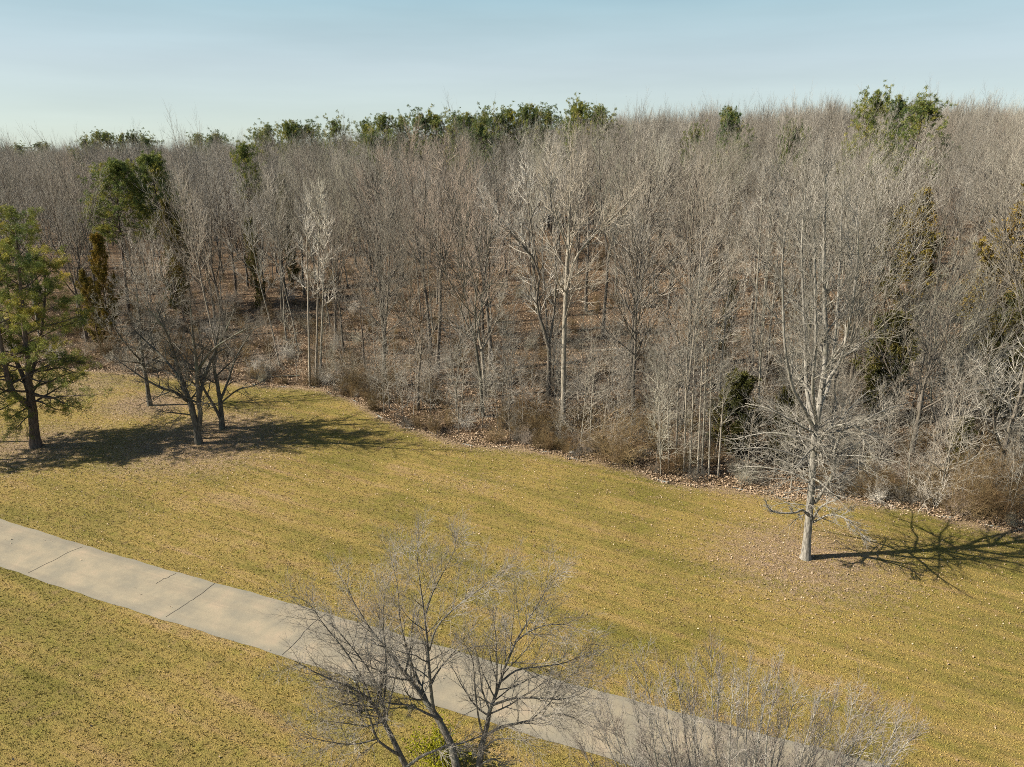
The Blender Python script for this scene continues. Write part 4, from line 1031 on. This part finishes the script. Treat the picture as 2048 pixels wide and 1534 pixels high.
for i, (px, py, Y) in enumerate(ROW):
    zone = ('far left of the skyline' if px < 130 else 'left part of the skyline above the two near pines' if px < 350 else 'skyline left of the middle' if px < 650 else 'row of pines along the middle skyline' if px < 1120 else 'right end of the middle row on the skyline')
    nm = {'far left of the skyline': 'tiny hazy pine top at the far left of the skyline', 'left part of the skyline above the two near pines': 'small dark pine top on the skyline above the two nearer pines at left',
          'skyline left of the middle': 'small pine crown on the skyline between the left pines and the middle row', 'row of pines along the middle skyline': 'dark green pine crown in the row along the middle skyline',
          'right end of the middle row on the skyline': 'dark pine crown at the right end of the row along the middle skyline'}[zone]
    o_ = evergreen('pine_tree', PINE[i % 5], px, py-5, Y, nm, 'pine tree', 'pines, ' + zone, None, .9+.25*((i*7) % 3-1)*.8)
    RW_.append((o_, px, zone))
PL = {'far left of the skyline': ('tiny pine top', 'tiny pine tops', 'at the far left of the skyline'), 'left part of the skyline above the two near pines': ('small pine top', 'small pine tops', 'above the two nearer pines'),
      'skyline left of the middle': ('pine crown', 'pine crowns', 'on the skyline left of the middle row'), 'row of pines along the middle skyline': ('pine crown', 'pine crowns', 'in the middle skyline row'),
      'right end of the middle row on the skyline': ('pine crown', 'pine crowns', 'ending the middle skyline row')}
NUM += 'thirteen fourteen fifteen sixteen seventeen eighteen nineteen twenty'.split(); ORD += 'thirteenth fourteenth fifteenth sixteenth seventeenth eighteenth nineteenth twentieth'.split()
ordinal_labels([(o_, px, *PL[zn]) for (o_, px, zn) in RW_])
CE = [(330, 405, 88, 0, .7, 'dark narrow cedar below the yellow-green pine, in front of the leafless crowns'),
      (1868, 380, 76, 1, 1.35, 'golden green cedar among leafless trees right of the lone lawn tree'),
      (1800, 420, 84, 0, 1.0, 'dull green cedar just left of the golden one'),
      (2045, 370, 62, 1, 1.3, 'large golden green cedar cut by the right edge'),
      (2058, 590, 50, 0, 1.1, 'dark green cedar at the right edge below the large golden one'),
      (1480, 757, 47, 2, 1.15, 'bushy low green cedar between the thin pale trees and the lone lawn tree'),
      (1790, 640, 52, 2, .8, 'small green cedar behind the lone lawn tree, to its right'),
      (1575, 790, 45, 2, .7, 'small dull cedar right behind the trunk of the lone lawn tree'),
      (185, 470, 82, 1, .8, 'rusty green cedar right behind the big lawn pine'),
      (170, 540, 76, 1, .8, 'rusty green cedar low behind the big lawn pine, below another'),
      (500, 440, 92, 0, .5, 'small dark cedar hidden among leafless trees left of the middle'),
      (565, 355, 105, 0, .45, 'thin green cedar spire among the leafless crowns left of the middle'),
      (1462, 560, 66, 0, .6, 'dark narrow cedar behind the thin pale trees'),
      (1930, 840, 44, 2, .7, 'small green cedar in the thicket near the right edge')]
for px, py, Y, k, wd, lab in CE:
    evergreen('cedar_tree', CEDAR[k], px, py, Y, lab, 'cedar tree', None, None, wd)

# ------------------------------------------------------------------ the wood: individual leafless trees
def skyline(px):
    """photo row reached by the leafless crowns at this column"""
    return np.interp(px, [0, 150, 300, 450, 600, 750, 900, 1050, 1150, 1250, 1400, 1550, 1650, 1720, 1800, 1900, 1980, 2048],
                     [310, 306, 302, 298, 290, 284, 276, 268, 258, 244, 240, 230, 218, 214, 222, 210, 222, 230])
g = np.random.default_rng(99)
cand = g.uniform([-150, 36], [150, 215], (60000, 2))
pts = list(TAKEN); P_ = np.array([(a, b) for a, b, c in TAKEN]); Rt = np.array([c for a, b, c in TAKEN])
acc = []
cell = {}
def ok_pt(x, y, r):
    if np.any((P_[:, 0]-x)**2 + (P_[:, 1]-y)**2 < (Rt+0.4)**2): return False
    ci, cj = int(x//6), int(y//6)
    for i in range(ci-1, ci+2):
        for j in range(cj-1, cj+2):
            for (a, b) in cell.get((i, j), ()):
                if (a-x)**2+(b-y)**2 < r*r: return False
    cell.setdefault((ci, cj), []).append((x, y)); return True
for x, y in cand:
    e_ = float(edge_y(x)); d = y-e_
    if d < 4.0: continue
    v_, fw = visible(x, y, height(x, y)+12, 90)
    if not v_: continue
    if d < 12 and g.random() < 0.45: continue
    if ok_pt(x, y, 5.0 if d < 18 else 5.6 if d < 60 else 5.0): acc.append((x, y))
acc = np.array(acc); fwd = acc[:, 1]*cp - (height(acc[:, 0], acc[:, 1])+12-CAM_H)*sp
order = np.argsort(acc[:, 1]); acc = acc[order]
print('forest candidates', len(acc))
NIND = 290
VIS = [(150, 262, 480, 92), (262, 352, 475, 96), (465, 525, 352, 130), (1688, 1792, 325, 98), (1800, 1900, 290, 108), (1432, 1490, 290, 112), (1835, 1905, 545, 76), (1975, 2048, 520, 62), (305, 350, 560, 88), (150, 200, 620, 80)]
WOOD = []
for i, (x, y) in enumerate(acc[:NIND]):
    k = int(g.choice([0, 1, 2, 3, 4, 5, 6, 7, 8, 9, 2, 4, 9, 7]))
    zg = float(height(x, y)); hp = PROTO[k][2]
    fw = y*cp - (zg+20-CAM_H)*sp
    px = 1024 + FPX*x/fw
    top = skyline(px) + g.uniform(4, 60)*(1.0 if y > 70 else 1.6)
    hmax = at(px, top, y)[2]-zg
    h = min(hmax, g.choice([g.uniform(12, 17), g.uniform(17, 23), g.uniform(19, 24)]))
    if PROTO[k][3] == 'round': h = min(h, 17)
    h = max(h, 9)
    st = PROTO[k][3]
    low = [bt_ for (a_, b_, bt_, yy) in VIS if a_-25 < px < b_+25 and y < yy]
    if low:
        hl = at(px, max(low), y)[2]-zg
        if hl < 7: continue
        h = min(h, hl)
    d_ = y-float(edge_y(x))
    dep = 'at the wood front' if d_ < 14 else 'within the wood' if d_ < 32 else 'deep in the wood'
    if px < 1: px = 1
    sty = {'straight': 'straight', 'vase': 'forked', 'slender': 'slender', 'round': 'round-crowned'}[st]
    o_ = bare('bare_tree', k, x, y, g.random()*6.283, h/hp, None, 'tree', None)
    WOOD.append((o_, px, f'{sty} leafless tree', f'{sty} leafless trees', f'{dep} {landmark(px)}'))
ordinal_labels(WOOD)
rest = acc[NIND:]

# young understorey trees along the front of the wood
ys = []
cand = g.uniform([-75, 36], [60, 105], (26000, 2))
cell2 = {}
for x, y in cand:
    d = y-float(edge_y(x))
    if d < 1.0: continue
    if g.random() > np.clip(1.2-d/45, 0.05, 1)*(0.75 if -16 < x < 14 and 8 < d < 30 else 1.0): continue
    v_, fw = visible(x, y, height(x, y)+3, 40)
    if not v_: continue
    key = (int(x//2.1), int(y//2.1))
    if key in cell2: continue
    cell2[key] = 1
    ys.append((x, y, d))
ys = np.array(sorted(ys, key=lambda t: t[1]))
print('saplings', len(ys))
NS = 290; SAP = []
for (x, y, d) in ys[:NS]:
    k = int(g.integers(0, 5))
    fw = y*cp - (float(height(x, y))+3-CAM_H)*sp
    px = 1024 + FPX*x/fw
    side = ('behind the lone lawn tree' if px > 1500 else 'behind the thin pale cluster' if px > 1250 else 'in the middle of the wood edge' if px > 800 else 'behind the three lawn trees')
    dep = 'at the front' if d < 7 else 'farther in'
    size = ['small', 'medium', 'bushy', 'tall thin', 'crooked'][k]
    dep = 'at the front' if d < 7 else 'farther in'
    o_ = bare('sapling', k, x, y, g.random()*6.283, g.uniform(.6, 1.1), None, 'sapling', None, SAPL)
    SAP.append((o_, px, f'{size} leafless sapling', f'{size} saplings', f'{dep} {landmark(px)}'))
ordinal_labels(SAP)

# ------------------------------------------------------------------ masses: distant wood, undergrowth
def instancer(name, pts, scl, protos, label, cat, seed=0):
    """one object that sets copies of hidden meshes on its points"""
    me = bpy.data.meshes.new(name)
    me.vertices.add(len(pts)); me.vertices.foreach_set('co', np.asarray(pts, np.float32).reshape(-1))
    gg = np.random.default_rng(seed)
    a = me.attributes.new('scl', 'FLOAT', 'POINT'); a.data.foreach_set('value', np.asarray(scl, np.float32))
    a = me.attributes.new('rot', 'FLOAT_VECTOR', 'POINT'); r = np.zeros((len(pts), 3), np.float32); r[:, 2] = gg.random(len(pts))*6.283
    r[:, :2] = gg.normal(0, 0.03, (len(pts), 2)); a.data.foreach_set('vector', r.reshape(-1))
    a = me.attributes.new('idx', 'INT', 'POINT'); a.data.foreach_set('value', gg.integers(0, len(protos), len(pts)).astype(np.int32))
    c = bpy.data.collections.new(name + '_sources')
    for k, p in enumerate(protos):
        o = bpy.data.objects.new(f'{name}_source', p); c.objects.link(o)
    nt = bpy.data.node_groups.new(name, 'GeometryNodeTree')
    nt.interface.new_socket('Geometry', in_out='INPUT', socket_type='NodeSocketGeometry')
    nt.interface.new_socket('Geometry', in_out='OUTPUT', socket_type='NodeSocketGeometry')
    N, Lk = nt.nodes, nt.links
    i_, o_ = N.new('NodeGroupInput'), N.new('NodeGroupOutput')
    m2p = N.new('GeometryNodeMeshToPoints'); ci = N.new('GeometryNodeCollectionInfo'); inst = N.new('GeometryNodeInstanceOnPoints')
    ci.inputs['Collection'].default_value = c; ci.inputs['Separate Children'].default_value = True; ci.inputs['Reset Children'].default_value = True
    def at__(nm, ty):
        n = N.new('GeometryNodeInputNamedAttribute'); n.data_type = ty; n.inputs[0].default_value = nm
        return n.outputs['Attribute']
    Lk.new(i_.outputs[0], m2p.inputs['Mesh']); Lk.new(m2p.outputs[0], inst.inputs['Points']); Lk.new(ci.outputs[0], inst.inputs['Instance'])
    inst.inputs['Pick Instance'].default_value = True
    Lk.new(at__('idx', 'INT'), inst.inputs['Instance Index']); Lk.new(at__('rot', 'FLOAT_VECTOR'), inst.inputs['Rotation']); Lk.new(at__('scl', 'FLOAT'), inst.inputs['Scale'])
    Lk.new(inst.outputs[0], o_.inputs[0])
    o = link(name, me); md = o.modifiers.new('scatter', 'NODES'); md.node_group = nt
    return tag(o, label, cat, kind='stuff')
def joined(a, b, name):
    """one mesh holding trunk and crown, two materials"""
    V = []; F = {}; off = 0; mats = []; mi = []
    me = bpy.data.meshes.new(name)
    vs, ls, lt, ms = [], [], [], []
    for k, s_ in enumerate((a, b)):
        n = len(s_.vertices); v = np.empty(n*3, np.float32); s_.vertices.foreach_get('co', v); vs.append(v)
        li = np.empty(len(s_.loops), np.int32); s_.loops.foreach_get('vertex_index', li); ls.append(li+off)
        t = np.empty(len(s_.polygons), np.int32); s_.polygons.foreach_get('loop_total', t); lt.append(t); ms.append(np.full(len(t), k, np.int32))
        off += n; me.materials.append(s_.materials[0])
    vs = np.concatenate(vs); ls = np.concatenate(ls); lt = np.concatenate(lt); ms = np.concatenate(ms)
    me.vertices.add(len(vs)//3); me.vertices.foreach_set('co', vs); me.loops.add(len(ls)); me.loops.foreach_set('vertex_index', ls)
    me.polygons.add(len(lt)); me.polygons.foreach_set('loop_start', np.concatenate([[0], np.cumsum(lt)[:-1]]).astype(np.int32)); me.polygons.foreach_set('loop_total', lt)
    me.polygons.foreach_set('material_index', ms); me.update(calc_edges=True)
    return me
FAR = [joined(PROTO[k][0], PROTO[k][1], 'far_tree') for k in (0, 2, 3, 4, 6, 9)]
FH = [21, 21, 20, 20, 20, 22]
cand = g.uniform([-420, 210], [420, 620], (40000, 2)); far = []
for x, y in cand:
    if abs(x) > y*0.80: continue
    if g.random() > 0.30: continue
    far.append((x, y))
far = np.array(far)[:5200]
allp = np.vstack([rest, far])
z = height(allp[:, 0], allp[:, 1])
fw = allp[:, 1]*cp - (z+18-CAM_H)*sp
pxs = 1024+FPX*allp[:, 0]/fw
sc = []
for (x, y), zz, px in zip(allp, z, pxs):
    hm = at(px, skyline(np.clip(px, 0, 2048)) + g.uniform(-3, 26), y)[2]-zz
    sc.append(np.clip(min(hm, g.uniform(17, 24)), 8, 26)/20.5)
print('far trees', len(allp))
instancer('distant_woods', np.c_[allp, z-0.1], sc, FAR, 'mass of grey-brown leafless trees filling the distance up to the skyline', 'woods', 1)

def shrub_proto(seed, h, n=26, mat='brush', spread=0.9, lean=0.5):
    g = np.random.default_rng(seed); b = Buf()
    az = g.random(n)*6.283; rr = g.random(n)*spread*0.6
    P0 = np.stack([rr*np.cos(az), rr*np.sin(az), 0*rr], 1)
    D = np.stack([np.cos(az)*g.uniform(0, lean, n), np.sin(az)*g.uniform(0, lean, n), np.ones(n)], 1)
    P, R = grow(g, P0, D, h*g.uniform(.35, 1.25, n), np.full(n, .012), 8, .20, g.normal(-.03, .08, n), .4)
    b.tubes(P, R, 3)
    P2, R2 = spawn(g, P, R, 8, .15, 1, (55, 30), .42, .7, 5, .18, -.02, rmin=.008); b.tubes(P2, R2, 3)
    P3, R3 = spawn(g, P2, R2, 4, .15, 1, (55, 30), .5, .8, 4, .18, -.02, rmin=.006); b.tubes(P3, R3, 3)
    return b.mesh('shrub', M[mat])
SHR = [shrub_proto(400+k, h, n, mt) for k, (h, n, mt) in enumerate([(1.6, 24, 'brush'), (2.2, 26, 'brush'), (1.2, 20, 'twig_dark'), (1.9, 24, 'twig'), (1.4, 26, 'brush')])]
und = []
cand = g.uniform([-75, 34], [62, 120], (30000, 2))
for x, y in cand:
    d = y-float(edge_y(x))
    if d < 0.2: continue
    pr = (0.05+0.4*(np.sin(x*.45)*np.sin(x*.17+1) > .1))*np.exp(-d/4.0) + 0.11*np.exp(-d/40.0)
    if 24 < x < 45: pr += 0.4*np.exp(-d/7.0)
    if g.random() > pr: continue
    v_, fw = visible(x, y, height(x, y), 40)
    if v_: und.append((x, y))
und = np.array(und); print('undergrowth', len(und))
instancer('undergrowth', np.c_[und, height(und[:, 0], und[:, 1])-0.05], g.uniform(.3, 1.15, len(und)), SHR, 'tangle of brown leafless brush and briars on the forest floor', 'undergrowth', 2)

SB = [shrub_proto(450+k, h, n, mt, 1.6, 1.0) for k, (h, n, mt) in enumerate([(4.0, 70, 'brush'), (3.4, 60, 'brush')])]
for px, py, k, s_, lab in [(1232, 938, 0, 1.0, 'big rounded brown leafless shrub at the wood edge left of the thin pale trees'),
                           (745, 800, 1, 1.0, 'brown leafless shrub at the wood edge right of the slender trio of stems'),
                           (700, 785, 1, .8, 'smaller olive brown shrub at the wood edge just right of the slender trio'),
                           (1930, 1040, 0, .8, 'dense brown thicket shrub at the wood edge right of the lone lawn tree'),
                           (2000, 1050, 0, .9, 'dense brown thicket shrub near the right edge, right of another'),
                           (1860, 1005, 1, .7, 'reddish brown thicket shrub nearest the lone lawn tree'),
                           (2050, 1020, 1, .9, 'dense brown shrub cut by the right edge'),
                           (1080, 880, 1, .6, 'low spreading shrub at the foot of the tall pale straight tree'),
                           (1960, 985, 0, .8, 'olive brown thicket shrub behind the two dense ones near the right edge')]:
    bx, by, bz = gnd(px, py)
    tag(link('shrub', SB[k], None, (bx, by+.8, float(height(bx, by+.8))-.05), g.random()*6.28, s_), lab, 'shrub')

# yellow-green bush at the foot of the foreground tree
gg = np.random.default_rng(77); bt, bn = Buf(), Buf()
sx, sy = -2.75, 19.5
n = 40
az = gg.random(n)*6.283; D = np.stack([np.cos(az)*gg.uniform(0, 1.1, n), np.sin(az)*gg.uniform(0, 1.1, n), np.ones(n)], 1)
P, R = grow(gg, np.zeros((n, 3)), D, gg.uniform(.8, 1.7, n), np.full(n, .012), 6, .12, 0, .4); bt.tubes(P, R, 3)
P2, R2 = spawn(gg, P, R, 8, .3, 1, (55, 30), .4, .6, 4, .15, 0, rmin=.005); bt.tubes(P2, R2, 3)
tp = np.concatenate([P2[:, 1:].reshape(-1, 3), P[:, 3:].reshape(-1, 3)]); tp = tp+gg.normal(0, .04, tp.shape)
needles(gg, bn, tp, 12, .05, .018, .5)
e = tag(link('evergreen_bush', None, None, (sx, sy, float(height(sx, sy)))), 'bright yellow-green leafy bush at the foot of the foreground multi-stemmed tree', 'bush')
link('stems', bt.mesh('stems', M['bark_dark']), e); link('leaves', bn.mesh('leaves', M['euonymus']), e)

# fallen logs in the wood
def log(px, py, ln, ang, r, seed, lab, mat='bark'):
    bx, by, bz = gnd(px, py); gq = np.random.default_rng(seed); b = Buf()
    n = 8; t = np.linspace(-.5, .5, n)*ln
    X = bx+t*math.cos(ang); Yy = by+t*math.sin(ang)
    Z = height(X, Yy)+r*.8 + gq.normal(0, .02, n)
    P = np.stack([X-bx, Yy-by+gq.normal(0, .04, n), Z-bz], 1)[None]; Rr = (r*np.linspace(1.1, .45, n))[None]
    b.tubes(P, Rr, 8)
    for q_ in (0, -1):   # end faces
        b.tubes(np.stack([P[0, q_], P[0, q_]+np.array([math.cos(ang), math.sin(ang), 0])*(.02 if q_ else -.02)])[None], np.array([[Rr[0, q_], .001]]), 8)
    L1, R1 = spawn(gq, P, Rr, 6, .3, 1, (60, 35), 1.2, .4, 5, .12, .05, Labs=True, rmin=.01); b.tubes(L1, R1, 4)
    L2, R2 = spawn(gq, L1, R1, 4, .2, 1, (55, 30), .5, .5, 4, .15, 0, rmin=.008); b.tubes(L2, R2, 3)
    tag(link('fallen_log', b.mesh('fallen_log', M[mat], True), None, (bx, by, bz)), lab, 'log')
log(1660, 775, 7, .12, .16, 1, 'long grey fallen log on the leafy slope right of the lone lawn tree')
log(1180, 660, 5, .1, .14, 2, 'pale fallen trunk lying beyond the dark-trunked tree')
log(1440, 700, 6, .2, .12, 3, 'fallen trunk on the floor behind the thin pale trees', 'bark_dark')
log(800, 770, 5, -.2, .12, 4, 'pale fallen branch on the ground below the vase-crowned pair', 'bark_pale')
log(1240, 700, 6, -.15, .13, 5, 'grey fallen branch lying right of the dark-trunked tree', 'bark_pale')
log(560, 755, 4, .05, .12, 6, 'dark fallen log at the left end of the wood edge', 'bark_dark')

# pale stone at the wood edge
bx, by, bz = gnd(1143, 908)
import bmesh
bm = bmesh.new(); bmesh.ops.create_icosphere(bm, subdivisions=3, radius=.17)
gq = np.random.default_rng(3)
for v in bm.verts:
    s_ = 1+.16*math.sin(v.co.x*9+1)*math.cos(v.co.y*11)+.08*math.sin(v.co.z*17)
    v.co = Vector((v.co.x*s_*1.2, v.co.y*s_*.9, max(v.co.z*s_*.6, -.09)))
me = bpy.data.meshes.new('stone'); bm.to_mesh(me); bm.free(); me.materials.append(M['stone'])
for p_ in me.polygons: p_.use_smooth = True
tag(link('stone', me, None, (bx, by, bz+.08)), 'small whitish stone in the leaves at the wood edge left of the big brown shrub', 'stone')

# black lamp post beside the lane
lx, ly, lz = gnd(719, 1424)
def lathe(prof, n=16):
    V = []; prof = np.array(prof)
    a = np.arange(n)*2*np.pi/n
    V = np.stack([prof[:, 0:1]*np.cos(a), prof[:, 0:1]*np.sin(a), np.repeat(prof[:, 1:2], n, 1)], -1).reshape(-1, 3)
    m_ = len(prof); i = (np.arange(m_-1)[:, None]*n); j = np.arange(n)[None]
    F = np.stack([i+j, i+(j+1) % n, i+n+(j+1) % n, i+n+j], -1).reshape(-1, 4)
    return V, F
e = tag(link('lamp_post', None, None, (lx, ly, lz)), 'short black lamp post with a globe-like lantern beside the lane', 'lamp post')
V, F = lathe([(.001, 0), (.14, 0), (.14, .05), (.09, .09), (.08, .28), (.05, .34), (.045, .60)]); link('base', make_mesh('base', V, F, M['black'], True), e)
V, F = lathe([(.032, .60), (.03, 1.38), (.05, 1.40), (.05, 1.43), (.02, 1.45)]); link('post', make_mesh('post', V, F, M['black'], True), e)
hd = link('lantern', None, e)
V, F = lathe([(.02, 1.45), (.09, 1.49), (.12, 1.52), (.001, 1.52)]); link('holder', make_mesh('holder', V, F, M['black'], True), hd)
V, F = lathe([(.001, 1.523), (.11, 1.523), (.13, 1.60), (.10, 1.675), (.001, 1.675)]); link('globe', make_mesh('globe', V, F, M['glass'], True), hd)
V, F = lathe([(.001, 1.678), (.17, 1.678), (.14, 1.72), (.05, 1.77), (.02, 1.80), (.001, 1.82)]); link('cap', make_mesh('cap', V, F, M['black'], True), hd)
print('objects', len(bpy.data.objects))
